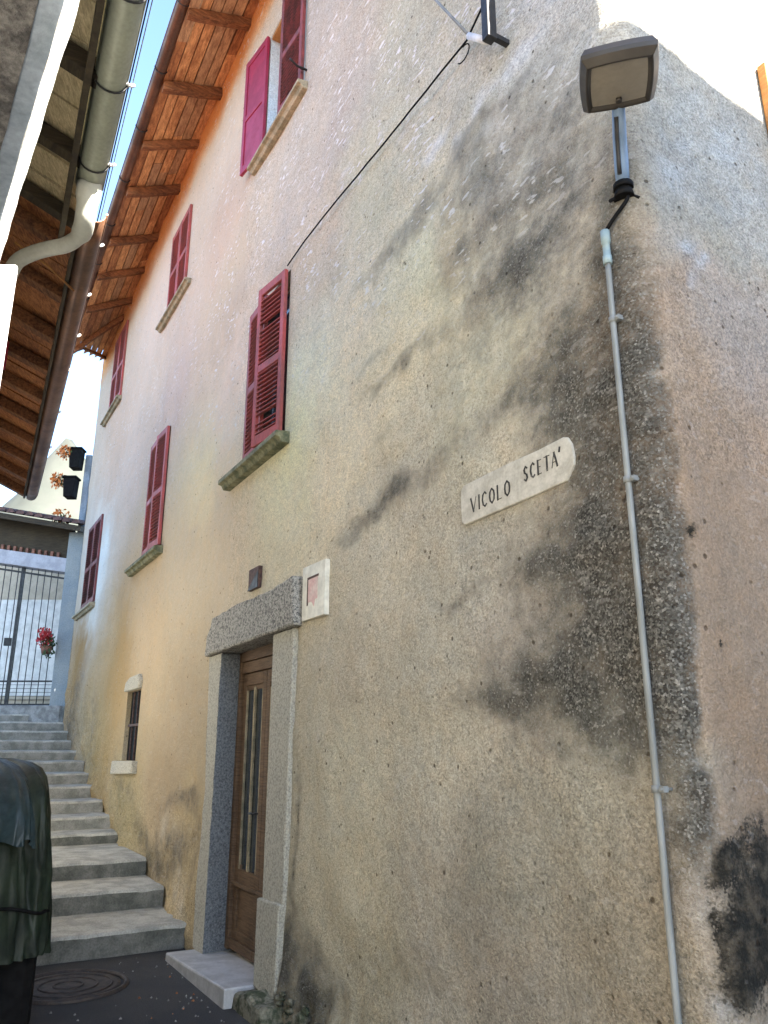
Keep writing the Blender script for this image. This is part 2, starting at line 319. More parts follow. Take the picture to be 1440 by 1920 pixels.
S_ = [(2.01,7.78,0.433,0.379,0.315),(2.48,6.68,0.404,0.354,0.293),(3.48,6.29,0.401,0.381,0.289),(3.02,5.52,0.498,0.462,0.324),(1.62,6.70,0.453,0.402,0.326),(-0.60,8.74,0.589,0.485,0.372),(-0.57,7.44,0.513,0.400,0.304),(-3.79,8.56,0.684,0.537,0.432),(-2.28,6.28,0.514,0.409,0.327),(-4.75,5.57,0.599,0.465,0.365),(-0.19,6.25,0.493,0.407,0.294),(2.14,5.39,0.516,0.436,0.320),(2.64,4.48,0.676,0.558,0.396),(2.21,4.25,0.690,0.625,0.457),(3.69,4.32,0.658,0.598,0.407),(3.44,4.01,0.629,0.541,0.376),(2.89,3.65,0.672,0.592,0.442),(2.42,3.42,0.685,0.595,0.433),(1.83,3.95,0.690,0.651,0.415),(0.04,4.92,0.690,0.549,0.410),(-0.72,4.36,0.690,0.576,0.364),(-1.12,3.58,0.543,0.456,0.331),(-2.60,3.15,0.528,0.413,0.272),(0.12,3.53,0.553,0.459,0.333),(3.05,2.73,0.512,0.468,0.374),(2.92,2.10,0.473,0.421,0.327),(3.73,2.17,0.390,0.369,0.306),(3.51,1.64,0.415,0.385,0.308),(2.73,1.49,0.507,0.467,0.356),(2.68,0.91,0.525,0.467,0.336),(3.60,0.90,0.393,0.360,0.294),(4.27,1.21,0.273,0.260,0.214),(4.73,1.35,0.275,0.259,0.210),(4.91,1.02,0.239,0.213,0.165),(4.21,0.76,0.272,0.247,0.204),(3.06,0.45,0.369,0.330,0.235),(4.89,1.54,0.311,0.296,0.239),(4.34,2.15,0.387,0.352,0.301),(4.12,2.51,0.337,0.323,0.279),(3.54,2.96,0.445,0.404,0.328),(4.08,3.46,0.520,0.493,0.374),(4.44,3.51,0.588,0.542,0.398),(4.03,4.47,0.591,0.492,0.337),(4.47,4.48,0.462,0.409,0.332),(4.80,4.49,0.522,0.457,0.369),(4.94,4.78,0.498,0.468,0.404),(4.42,5.04,0.502,0.456,0.338),(4.09,5.79,0.457,0.427,0.327),(4.75,5.24,0.418,0.405,0.356),(4.93,3.89,0.584,0.522,0.428),(4.70,3.75,0.651,0.598,0.462),(4.56,3.04,0.547,0.497,0.391),(4.06,3.05,0.395,0.371,0.295),(-0.89,1.91,0.412,0.334,0.230),(-1.29,1.24,0.362,0.287,0.188),(-0.58,0.72,0.464,0.364,0.212),(-4.23,2.71,0.422,0.287,0.132),(-4.80,1.67,0.403,0.288,0.138),(-3.12,0.93,0.328,0.280,0.168),(-7.34,2.98,0.319,0.189,0.075),(-6.70,4.43,0.690,0.690,0.653),(-6.13,6.46,0.565,0.412,0.310),(5.62,3.88,0.265,0.244,0.194),(5.98,3.90,0.345,0.319,0.268),(5.38,3.34,0.274,0.200,0.139),(5.70,3.33,0.298,0.258,0.224),(5.89,3.14,0.348,0.276,0.225),(5.46,2.90,0.268,0.196,0.136),(5.73,2.68,0.298,0.212,0.147),(5.46,2.49,0.268,0.196,0.136),(5.58,2.20,0.249,0.189,0.136),(5.39,1.81,0.241,0.176,0.122),(5.51,1.55,0.224,0.164,0.114),(5.42,4.01,0.221,0.209,0.175),(5.81,2.43,0.274,0.200,0.139),(5.53,4.34,0.292,0.278,0.235),(6.03,4.15,0.354,0.335,0.287),(5.63,1.82,0.246,0.180,0.125),(5.52,1.42,0.197,0.144,0.100)]  # wall colours by spot, with compensation for uneven light baked in
# dirt and repairs, and shade of small holes and cracks painted as dark spots: (x, z, half-width, half-height, tilt, strength)
DARK = [(4.97,2.35,.18,.5,0,.75),(5.02,1.95,.14,.3,0,.6),(4.9,2.95,.2,.3,.1,.4),(4.55,4.1,.75,.5,.15,.34),(4.0,3.5,.7,.35,.15,.18),(4.85,3.35,.45,.55,.1,.35),(4.75,2.7,.4,.35,.1,.28),(4.7,2.15,.55,.35,.1,.42),(4.3,4.7,.8,.25,.05,.25),(3.1,4.4,.6,.3,.1,.15),(5.23,2.9,.12,.95,0,.8),(5.23,2.1,.12,.7,0,.9),(5.22,1.6,.11,.35,0,.75),(5.16,3.4,.10,.5,0,.5),(4.78,2.42,.36,.17,.1,.8),(5.0,2.2,.25,.4,0,.75),
        (4.65,1.86,.45,.15,.03,.95),(4.2,1.84,.35,.06,.02,.7),(4.95,1.75,.25,.22,0,.8),(4.8,2.0,.2,.12,.2,.6),(4.85,3.18,.28,.22,.15,.7),(4.45,3.25,.35,.10,.1,.5),(5.02,2.75,.18,.3,0,.5),
        (4.55,3.9,.45,.22,.1,.45),(4.3,4.25,.5,.12,.06,.45),(4.9,4.15,.25,.2,0,.35),(4.65,4.55,.5,.14,.05,.35),(3.35,3.06,.6,.09,.08,.62),(2.75,3.0,.35,.06,.1,.35),(3.35,3.86,.5,.05,.1,.4),(3.05,4.05,.3,.04,.1,.3),
        (3.2,4.75,.45,.08,.05,.4),(2.5,5.0,.3,.1,0,.2),(3.9,4.85,.6,.1,.02,.4),(4.4,4.95,.6,.06,0,.3),(3.1,3.45,.3,.05,.1,.2),(3.9,2.33,.3,.04,.1,.35),
        (2.25,.28,.45,.2,0,.75),(2.03,1.0,.05,.8,0,.4),(2.05,.45,.12,.3,0,.5),(-7.5,2.0,.8,.6,0,.45),(-6.6,2.6,.5,.5,.2,.3),(-5.6,2.0,.5,.6,.2,.25),(-2.0,.62,.5,.16,-.5,.5),(-.55,1.25,.3,.1,.2,.45),(-.75,.75,.25,.2,.3,.5),(-1.3,.55,.35,.15,-.2,.45),(-.2,.75,.12,.3,0,.35),(-3.0,1.2,.5,.12,-.3,.3),(-.9,1.15,.5,.1,.2,.3),(-.3,1.05,.25,.3,0,.3),(-1.2,.6,.6,.25,0,.3),(4.6,.75,.5,.06,.2,.25),(4.2,1.02,.4,.05,.2,.2),(3.4,.6,.5,.12,.1,.25)]
BLACK = [(5.44,2.0,.022,.035,0,.9),(5.375,2.35,.02,.03,.3,.9),(5.49,2.55,.02,.02,0,.7),(5.52,3.61,.018,.018,0,.9),(5.46,3.74,.02,.012,.3,.9),(2.03,1.2,.03,.10,0,.6),(2.02,.92,.03,.07,0,.6),(2.05,.55,.035,.05,0,.5),(5.60,1.75,.05,.014,0,.5),(5.56,1.68,.04,.012,.2,.4),(5.37,1.10,.09,.20,0,.98),(5.47,1.18,.12,.22,0,.98),(5.42,.95,.10,.14,0,.9),(5.33,1.27,.05,.06,0,.8),(5.56,1.3,.1,.12,0,.8)]
PALE = [(4.12,5.0,.14,.035,.06,.9),(4.36,5.04,.10,.03,.1,.9),(4.62,5.1,.2,.045,.1,.95),(3.85,5.15,.12,.03,.05,.9),(3.72,5.12,.07,.03,0,.8),(4.02,4.9,.08,.025,0,.7),(3.5,5.5,.10,.02,0,.6),(3.2,5.75,.08,.02,0,.6),(2.6,5.9,.09,.02,0,.6),(4.5,4.85,.1,.025,.1,.6),(4.8,3.98,.3,.05,.12,.3),(5.255,1.14,.05,.13,0,.3),(5.30,2.0,.012,.3,.0,.25),(-.75,.58,.12,.25,.2,.5),(-.45,.35,.1,.2,.1,.4),(-1.1,.85,.2,.15,.3,.35),(4.5,5.4,.25,.05,0,.3),(4.9,5.3,.2,.06,0,.35)]
BLUE = [(5.47,3.72,.05,.03,.2,.85),(5.52,3.62,.04,.025,0,.7),(5.49,3.54,.04,.02,.3,.7),(5.56,3.66,.03,.02,0,.6),(5.45,4.15,.14,.45,0,.3),(5.9,4.2,.4,.4,0,.35),(5.29,.87,.08,.05,0,.25)]
MOSS = [(-2.2,.72,.45,.14,-.5,.6),(-3.2,1.05,.5,.16,-.4,.4),(-1.75,.6,.3,.1,0,.6),(2.3,.2,.5,.15,0,.4),(-4.6,1.3,.5,.2,-.3,.3)]
def build_wall():
    xs = list(np.arange(XL, 1.6, .07))+list(np.arange(1.6, XA, .04))+list(np.linspace(XA, XA+ARC, 9))+list(np.arange(XA+ARC+.02, XA+ARC+.5, .02))+list(np.arange(XA+ARC+.53, XA+ARC+1.0, .04))+list(np.arange(XA+ARC+1.05, XA+ARC+9.5, .25))
    zs = list(np.arange(-.3, 6, .045))+list(np.arange(6, 10.4, .08))
    for a, b, c, d in OPEN+OPR:
        xs = [x for x in xs if min(abs(x-a), abs(x-b)) > .016]+[a, b]; zs = [z for z in zs if min(abs(z-c), abs(z-d)) > .016]+[c, d]
    xs = sorted(set(xs)); zs = sorted(set(zs)); nx, nz = len(xs), len(zs)
    X, Z = np.meshgrid(np.array(xs), np.array(zs)); X = X.ravel(); Z = Z.ravel(); n = len(X)
    nz_ = lambda s, o, sx=1., sz=1.: np.array([noise.noise((x*s*sx, z*s*sz, o)) for x, z in zip(X, Z)])
    fr = lambda s, o, oc=4, sx=1.: np.array([noise.fractal((x*s*sx, z*s, o), 1., 2., oc) for x, z in zip(X, Z)])
    n1, n2, n3 = fr(1.1, 3.), fr(3.2, 9., 5), fr(9., 14., 4, .6)
    wx = X+.16*n1+.04*n2+.02*n3; wz = Z+.09*fr(1.6, 21.)+.05*fr(4.5, 33.)+.015*n3
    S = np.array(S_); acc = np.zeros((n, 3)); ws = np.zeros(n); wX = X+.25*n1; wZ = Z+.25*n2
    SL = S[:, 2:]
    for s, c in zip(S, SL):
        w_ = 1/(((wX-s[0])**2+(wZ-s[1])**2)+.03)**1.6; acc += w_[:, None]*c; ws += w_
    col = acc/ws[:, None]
    def field(L, nzv):
        t = np.ones(n)
        for cx, cz, rx, rz, a, st in L:
            dx, dz = wx-cx, wz-cz; u = dx*math.cos(a)+dz*math.sin(a); v = -dx*math.sin(a)+dz*math.cos(a)
            t *= 1-np.clip(st*np.exp(-((u/rx)**2+(v/rz)**2)**1.1), 0, 1)
        return np.clip((1-t)*(1+nzv), 0, 1)
    dk = field(DARK, .4*n2+.3*n3); edge = 5.275+.03*n1+.03*n3+.02*n2; cut = np.clip((X-edge)/.03, 0, 1); dk = dk*(1-cut*.9*np.clip((Z-1.25)/.15, 0, 1)*np.clip((3.7-Z)/.5, 0, 1)); bl = field(BLACK, .35*n2); pa = field(PALE, .9*n3+.3*n2); bu = field(BLUE, .8*n3); mo = field(MOSS, .6*n2)
    gen = np.clip((n1+n2*.6)*.5, -1, 1); col *= (1-.10*gen)[:, None]
    def over(c, f, k): return col*(1-(f*k)[:, None])+np.array(c)[None]*(f*k)[:, None]
    col = over((.085, .085, .035), mo, .6);     col = over((.60, .585, .55), pa, .75); col = over((.40, .47, .55), bu, .7)
    # warm bounced glow under the eaves, painted into the plaster as an ochre band
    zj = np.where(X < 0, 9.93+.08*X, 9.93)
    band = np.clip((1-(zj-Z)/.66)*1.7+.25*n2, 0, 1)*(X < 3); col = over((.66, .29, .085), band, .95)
    col = np.clip(col, .008, .75)
    msk = np.zeros((n, 4)); msk[:, 0] = dk
    msk[:, 1] = np.clip(.35+dk*.7+.25*np.clip((X-2)/3, 0, 1)-.5*(X < .3)+.75*np.clip((1.5-(Z-np.clip((-X-2)*.34, 0, 3)))/.7, 0, 1)*(X < 0), 0, 1)
    msk[:, 2] = np.clip((Z-3.9-.35*(np.clip(X, -9, 3)-1)*-.25)/1.2, 0, 1)*np.clip((5.3-X)*3, 0, 1)*np.where(X < -1, .5, 1)+.12; msk[:, 3] = bl; msk[:, 1] = np.where((X > 5.3) & (Z < 2.7), np.minimum(msk[:, 1], .25), msk[:, 1])
    # relief
    dist = np.full(n, 9.)
    for a, b, c, d in OPEN+OPR:
        dx = np.maximum(np.maximum(a-X, X-b), 0); dz = np.maximum(np.maximum(c-Z, Z-d), 0); dist = np.minimum(dist, np.hypot(dx, dz))
    fade = np.clip(dist/.25, 0, 1)
    rel = .022*n1+.009*n2+.004*n3
    low = np.clip((1.0-(Z-np.clip((-X-2)*.34, 0, 3)))/.8, 0, 1)*(X < -.2)     # lumpy, peeling foot of the wall by the steps
    rel += low*(.04*fr(2.4, 50.)+.03*n2+.012*n3)+.10*np.exp(-((X+6.6)/1.0)**2-((Z-2.6)/.9)**2)
    foot = np.clip((.45-Z)/.4, 0, 1)*(X > 1.9)*(X < 4); rel += foot*(.05+.06*fr(5., 60.)); rel *= fade
    vs = []
    for x, z, r_ in zip(X, Z, rel):
        p, nn = path(x); p = p+nn*r_; vs.append((p.x, p.y, z))
    fs = []
    ops = OPEN+OPR
    for j in range(nz-1):
        zc = (zs[j]+zs[j+1])/2
        for i in range(nx-1):
            xc = (xs[i]+xs[i+1])/2
            if any(a < xc < b and c < zc < d for a, b, c, d in ops): continue
            fs.append((j*nx+i, j*nx+i+1, (j+1)*nx+i+1, (j+1)*nx+i))
    me = bpy.data.meshes.new('wall'); nv0 = len(vs)
    extra = []
    # reveals and the return at the far end
    for a, b, c, d in ops:
        D = .24
        def P(x, z, dd): p, nn = path(x); q = p-nn*dd; return (q.x, q.y, z)
        k = nv0+len(extra); extra += [P(a, c, 0), P(b, c, 0), P(b, d, 0), P(a, d, 0), P(a, c, D), P(b, c, D), P(b, d, D), P(a, d, D)]
        for q in range(4): fs.append((k+q, k+(q+1) % 4, k+4+(q+1) % 4, k+4+q))
    k = nv0+len(extra); extra += [(XL, 0, -.3), (XL, 0, 10.4), (XL, 6, 10.4), (XL, 6, -.3)]; fs.append((k, k+1, k+2, k+3))
    me.from_pydata(vs+extra, [], fs); me.polygons.foreach_set('use_smooth', [True]*len(fs))
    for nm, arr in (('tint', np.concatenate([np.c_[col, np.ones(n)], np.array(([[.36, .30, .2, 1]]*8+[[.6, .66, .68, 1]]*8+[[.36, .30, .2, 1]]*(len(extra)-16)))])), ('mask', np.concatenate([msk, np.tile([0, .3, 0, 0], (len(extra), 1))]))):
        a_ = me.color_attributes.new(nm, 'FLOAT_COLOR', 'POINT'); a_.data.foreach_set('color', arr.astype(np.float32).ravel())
    me.materials.append(M['plaster'])
    bm = bmesh.new(); bm.from_mesh(me); bmesh.ops.recalc_face_normals(bm, faces=bm.faces); bm.to_mesh(me); bm.free()
    o = bpy.data.objects.new('wall', me); COL.objects.link(o); o.parent = house
    return o
build_wall()
# back walls, so that the house is closed and throws a whole shadow
b = MB(); b.box(XL+.02, XL+.2, 6, 9, -.3, 9.2); b.box(XL+.02, XC-.2, 8.9, 9.1, -.3, 9.4); b.build('rear_wall', M['beige'], house)

# roof: boards on rafters, dark tiles above; the eaves line sinks towards the far end as in the photo
def zj(x): return 9.93+(.08*x if x < 0 else 0)
def ze(x): return 9.66+(.1176*x if x < 0 else .03*x)
OV = .76
rb = MB(); nb = 6; random.seed(3)
xa, xb = -8.3, XC+.7
for k in range(nb):                                  # board courses run along the eaves
    o0, o1 = OV*k/nb, OV*(k+1)/nb-.012
    cuts = [xa]+sorted(random.uniform(xa, xb) for _ in range(5))+[xb]
    for c0, c1 in zip(cuts[:-1], cuts[1:]):
        if k >= 5: c0 = max(c0, xa+(o0/OV)*1.15)
        else: c0 = max(c0, xa+(o0/OV)*1.15)
        if c1-c0 < .1: continue
        dz = random.uniform(-.014, .014); m_ = max(2, int((c1-c0)/.8)); vs = []
        for i in range(m_+1):
            x = c0+.004+(c1-c0-.008)*i/m_
            for o, dd in ((o0, 0), (o1, 0), (o1, .025), (o0, .025)):
                vs.append((x, -o, zj(x)-.02+(ze(x)-zj(x))*(o/OV)+dz+dd))
        fs = [(4*i+q, 4*i+(q+1) % 4, 4*i+4+(q+1) % 4, 4*i+4+q) for i in range(m_) for q in range(4)]+[(0, 1, 2, 3), (4*m_+3, 4*m_+2, 4*m_+1, 4*m_)]
        rb.add(vs, fs, mi=random.choice((0, 0, 1, 2)))
rb.build('soffit', [M['board'], M['boardgrey'], M['boarddark']], house)
rt = MB(); vs = []; fs = []; nxr = 260; rows = [(OV+.02, .10), (.02, .13), (-1, .75), (-4.5, 2.6)]
for i in range(nxr+1):
    x = xa+(xb-xa)*i/nxr
    for o, up in rows:
        xx = max(x, xa+max(o, 0)/OV*1.15)
        base = zj(xx)+(ze(xx)-zj(xx))*(o/OV) if o >= 0 else zj(0)-.05
        vs.append((xx, -o, base+up+.035*abs(math.sin(i*math.pi/4))))
for i in range(nxr):
    for q in range(len(rows)-1): fs.append((i*4+q, i*4+q+1, (i+1)*4+q+1, (i+1)*4+q))
rt.add(vs, fs, True)
rt.add([(xa, 4.5, zj(0)+2.55), (xb, 4.5, zj(0)+2.55), (xb, 9.4, 9.3), (xa, 9.4, 9.3)], [(0, 1, 2, 3)])
rt.build('roof', M['terracotta'], house)
for x, dx in [(3.9, 0), (2.9, 0), (1.95, 0), (.95, 0), (-.04, .03), (-1.1, .05), (-2.05, .0), (-2.98, 0), (-4.2, .1), (-5.1, .1), (-6.05, .1), (-6.6, -.75)]:
    r = MB(); a = random.uniform(-.02, .02); h = random.uniform(.09, .135); wv = random.uniform(.042, .066)
    n = 7; vs = []
    for i in range(n+1):
        o = -.25+(OV-.02+.25)*i/n; x_ = x+dx*max(o, 0)/OV+.035*noise.noise((x*3, o*2.2, 4)); z = zj(x_)-.025+(ze(x_)-zj(x_))*(o/OV)
        hh = h*(1-.25*max(0, (o-.6)/.3)); j = .018*noise.noise((x*3, o*5, 1))
        vs += [(x_-wv+j, -o, z), (x_+wv+j, -o, z), (x_+wv-.006, -o, z-hh+j), (x_-wv+.006, -o, z-hh+j)]
    r.add(vs, [(4*i+q, 4*i+(q+1) % 4, 4*i+4+(q+1) % 4, 4*i+4+q) for i in range(n) for q in range(4)]+[(0, 1, 2, 3), (4*n+3, 4*n+2, 4*n+1, 4*n)])
    r.build('rafter', M['wooddk'], house, bevel=.008)
# trim board closing the far end of the eaves
vg = MB(); vg.tube([(xa-.03, .05, zj(xa)-.02), (xa+1.18, -OV-.04, ze(xa+1.18)+.0)], .035, 6); vg.build('verge_board', M['wooddk'], house)
def half_pipe(path_pts, r, th=.004, n=10, side=None):
    m = MB(); vs = []; pts = [Vector(p) for p in path_pts]
    for i, p in enumerate(pts):
        t = (pts[min(i+1, len(pts)-1)]-pts[max(i-1, 0)]).normalized(); s = t.cross(Vector((0, 0, 1))).normalized(); u = s.cross(t)
        for rr in (r, r-th):
            for k in range(n+1):
                a = math.pi*k/n; vs.append(p+s*math.cos(a)*rr-u*math.sin(a)*rr)
    k_ = 2*(n+1)
    fs = []
    for i in range(len(pts)-1):
        for k in range(n):
            fs.append((i*k_+k, i*k_+k+1, (i+1)*k_+k+1, (i+1)*k_+k)); fs.append((i*k_+n+1+k, (i+1)*k_+n+1+k, (i+1)*k_+n+2+k, i*k_+n+2+k))
        for k in (0, n): fs.append((i*k_+k, i*k_+n+1+k, (i+1)*k_+n+1+k, (i+1)*k_+k))
    for i in (0, len(pts)-1):
        for k in range(n): fs.append((i*k_+k, i*k_+k+1, i*k_+n+2+k, i*k_+n+1+k))
    m.add(vs, fs, True)
    for e in (0, n):                                  # rolled rim
        m.tube([Vector(vs[i*k_+e]) for i in range(len(pts))], r*.09, 6)
    return m
GR = .07
gx = [xa+1.15+(xb-xa-1.2)*i/30 for i in range(31)]
gut = half_pipe([(x, -OV-.05, ze(x)+.02) for x in gx], GR).build('gutter', M['copper'], house)
for x in np.arange(-6.6, 5.5, .95):
    k = MB(); pts = [(x, -OV-.05+math.cos(a)*(GR+.006), ze(x)+.02-math.sin(a)*(GR+.006)) for a in np.linspace(0, math.pi, 9)]; k.tube(pts, .008, 5)
    k.build('gutter_bracket', M['iron'], gut)

# windows -----------------------------------------------------------
def shutter_mesh(w, h, louvre=True, thick=.035, gaps=()):
    m = MB(); st = .055; y0, y1 = -thick, 0
    m.box(0, st, y0, y1, 0, h); m.box(w-st, w, y0, y1, 0, h)
    mid = h*.47
    for z0, z1 in ((0, .09), (mid-.035, mid+.035), (h-.075, h)): m.box(st, w-st, y0+.002, y1-.002, z0, z1)
    if louvre:
        for lo, hi in ((.09, mid-.035), (mid+.035, h-.075)):
            k = int((hi-lo)/.042)
            for i in range(k):
                z = lo+(i+.5)*(hi-lo)/k
                if any(abs(z/h-g_) < .018 for g_ in gaps): continue
                Mx = Matrix.Translation((w/2, (y0+y1)/2, z)) @ Matrix.Rotation(R(20+random.uniform(-7, 7)), 4, 'X')
                m.box(-(w/2-st-.001), w/2-st-.001, -.024, .024, -.004, .004, Mx)
    else:
        for lo, hi in ((.09, mid-.035), (mid+.035, h-.075)): m.box(st, w-st, y0+.012, y1-.012, lo, hi)
    return m
def window(x0, x1, z0, z1, mats, left=(0, 0), right=(0, 0), lv=(True, True), inner='glass', gaps=((), ()), sill=None, sm='sillstone', label=None):
    f = MB(); d0, d1 = .10, .16
    f.box(x0, x0+.05, d0, d1, z0, z1); f.box(x1-.05, x1, d0, d1, z0, z1); f.box(x0+.05, x1-.05, d0, d1, z1-.05, z1); f.box(x0+.05, x1-.05, d0, d1, z0, z0+.05)
    c = (x0+x1)/2; f.box(c-.03, c+.03, d0+.004, d1-.004, z0+.05, z1-.05)
    fr_ = f.build('window', M['white'] if inner == 'curtain' else M['wood'], house, bevel=.004)
    if label: fr_['label'] = label
    p = MB(); p.box(x0+.05, x1-.05, d1-.04, d1-.03, z0+.05, z1-.05); p.build('pane', M[inner], fr_)
    # the dark room behind
    wv = (x1-x0)/2-.006
    for side, (ang, off), lou, mt, gp in (('l', left, lv[0], mats[0], gaps[0]), ('r', right, lv[1], mats[1], gaps[1])):
        s = shutter_mesh(wv, z1-z0-.02, lou, gaps=gp)
        if side == 'l': Mx = Matrix.Translation((x0+.003, -off+.0, z0+.01)) @ Matrix.Rotation(-ang, 4, 'Z')
        else: Mx = Matrix.Translation((x1-.003, -off, z0+.01)) @ Matrix.Rotation(ang, 4, 'Z') @ Matrix.Translation((-wv, 0, 0))
        s.v = [tuple(Mx @ Vector(v)) for v in s.v]
        so_ = s.build('shutter', M[mt], fr_, bevel=.003, seg=1)
        # strap hinges
    if sill:
        sx0, sx1, zt, hh, pr = sill
        k = MB(); k.prism([(0, zt), (-pr, zt-.01), (-pr-.004, zt-.01-hh*.45), (-pr+.03, zt-hh*.62), (-pr+.05, zt-hh), (0, zt-hh)], lambda a, b_, d: (d, a, b_), sx0, sx1)
        k.build('sill', M[sm], fr_, bevel=.006)
    return fr_
window(.73, 1.70, 7.45, 8.95, ('redflat', 'redold'), left=(R(172), .045), right=(R(4), .01), lv=(False, True), inner='curtain', sill=(.46, 1.78, 7.44, .09, .10), label='upper window with one crimson shutter folded back over a pale blue blind')
window(-3.0, -2.1, 7.5, 8.75, ('red', 'red'), sill=(-3.35, -1.86, 7.46, .08, .09))
window(-7.05, -6.05, 7.5, 8.98, ('red', 'red'), sill=(-7.45, -6.0, 7.49, .08, .09))
window(.62, 1.54, 4.08, 5.62, ('red', 'red'), left=(R(2), .0), right=(R(9), .02), gaps=((), (.155, .735, .94)), sill=(.22, 1.65, 4.07, .105, .12), sm='mossstone', label='middle window with louvred red shutters, one ajar with missing slats')
window(-3.2, -2.3, 4.0, 5.57, ('red', 'red'), left=(R(2), 0), right=(R(3), .01), sill=(-3.8, -2.2, 3.98, .10, .11), sm='mossstone')
window(-7.75, -6.55, 3.98, 5.50, ('redold', 'redold'), sill=(-8.2, -6.45, 3.96, .09, .10))
k = MB(); k.box(.74, 1.69, .005, .22, 8.90, 8.945); k.build('lintel_board', M['ochre'], house)
# iron shutter stays
lt = MB(); lt.tube([(1.74, 0, 7.6), (1.74, -.10, 7.6), (1.80, -.19, 7.58)], .012, 6); lt.build('shutter_stay', M['iron'], house)
# slit window by the steps
sw = MB()
x0, x1, z0, z1 = -3.42, -2.70, 1.50, 2.32
sw.box(x0+.005, x1-.005, .055, .09, z0, z1); sw_o = sw.build('window', M['black'], house); sw_o['label'] = 'narrow unglazed cellar window with a stone sill beside the steps'  # black panel stands in for the darkness inside the opening
k = MB(); k.box(x0+.2, x0+.215, .035, .05, z0, z1); k.box(x0+.42, x0+.435, .035, .05, z0, z1); k.box(x0+.02, x1-.02, .033, .048, 1.9, 1.93); k.build('bar', M['rust'], sw_o)
k = MB(); k.prism([(x0-.02, 2.325), (x1+.03, 2.325), (x1+.06, 2.42), (x1-.02, 2.50), (x0+.25, 2.49), (x0+.03, 2.44)], lambda a, b_, d: (a, d, b_), -.05, .2); k.build('lintel', M['granite_pale'], sw_o, bevel=.015)
k = MB(); k.prism([(x0-.30, 1.33), (x1+.12, 1.36), (x1+.12, 1.50), (x0-.26, 1.49)], lambda a, b_, d: (a, d, b_), -.07, .2); k.build('sill', M['granite_pale'], sw_o, bevel=.012)
# window on the right-hand wall, only its ochre shutter reaches into the picture
k = MB(); q0 = 1.0; k.box(XC+.005, XC+.05, q0, q0+.36, 3.8, 4.97); k.box(XC+.005, XC+.05, q0+.365, q0+.72, 3.8, 4.97)
for i in range(16): k.box(XC+.05, XC+.058, q0+.06, q0+.30, 3.9+i*.06, 3.935+i*.06)
sh = k.build('window', M['ochre'], house, bevel=.004); sh['label'] = 'ochre wooden shutters on the sunlit side wall'

# doorway -------------------------------------------------------------
def slab(poly, y0, y1, name, mat, parent=house, bevel=.012, rough=.008, sub=5):
    """A roughly dressed stone: an x-z outline extruded along y, edges knocked about by noise."""
    m = MB(); pts = []
    n = len(poly)
    for i in range(n):
        a, b_ = Vector(poly[i]), Vector(poly[(i+1) % n]); c = max(1, int((b_-a).length/.09))
        for q in range(c): pts.append(a+(b_-a)*q/c)
    pts = [(p.x+rough*noise.noise((p.x*9, p.y*9, y0*5)), p.y+rough*noise.noise((p.x*9, p.y*9, 7+y0))) for p in pts]
    m.prism(pts, lambda a, b_, d: (a, d+.006*noise.noise((a*8, b_*8, 3)), b_), y0, y1)
    return m.build(name, M[mat], parent, bevel=bevel)
lin_ = slab([(-.03, 2.44), (2.02, 2.462), (1.97, 2.83), (1.5, 2.79), (.8, 2.80), (.13, 2.77), (.10, 2.7), (0, 2.62)], -.075, .25, 'lintel', 'granite', rough=.012, bevel=.018)
jl = slab([(0, 2.438), (.345, 2.441), (.33, 1.2), (.315, .60), (.30, .06), (.02, .06), (.03, .62), (.10, 1.3)], -.035, .22, 'jamb', 'granite_pale', rough=.005)
jl.data.materials.append(M['granite_dark'])  # deep shade on the reveal painted as darker stone
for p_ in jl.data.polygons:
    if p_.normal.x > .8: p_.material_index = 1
jr = slab([(1.555, 2.454), (1.93, 2.459), (1.915, 1.2), (1.90, .66), (1.535, .64), (1.545, 1.3)], -.035, .22, 'jamb', 'granite_pale', rough=.006)
jb = slab([(1.50, .65), (1.90, .665), (1.87, .16), (1.82, .10), (1.50, .11)], -.06, .2, 'jamb_foot', 'granite_pale', rough=.012)
slab([(.05, -.05), (1.50, -.05), (1.50, .12), (.05, .06)], -.26, .22, 'threshold', 'marble', rough=.004, bevel=.012)
slab([(1.42, -.05), (2.0, -.05), (1.98, .09), (1.75, .13), (1.505, .10)], -.20, .1, 'doorstep_block', 'rubble', rough=.04, bevel=.03)
dr = MB(); X0, X1, Z0, Z1 = .315, 1.56, .10, 2.46; yd = .17
dr.box(X0, X0+.07, yd-.03, yd+.05, Z0, Z1); dr.box(X1-.07, X1, yd-.03, yd+.05, Z0, Z1); dr.box(X0+.07, X1-.07, yd-.03, yd+.05, Z1-.10, Z1)
dr.box(X0+.07, X1-.07, yd-.02, yd+.05, Z1-.20, Z1-.105)
door = dr.build('door', M['wood'], house, bevel=.006)
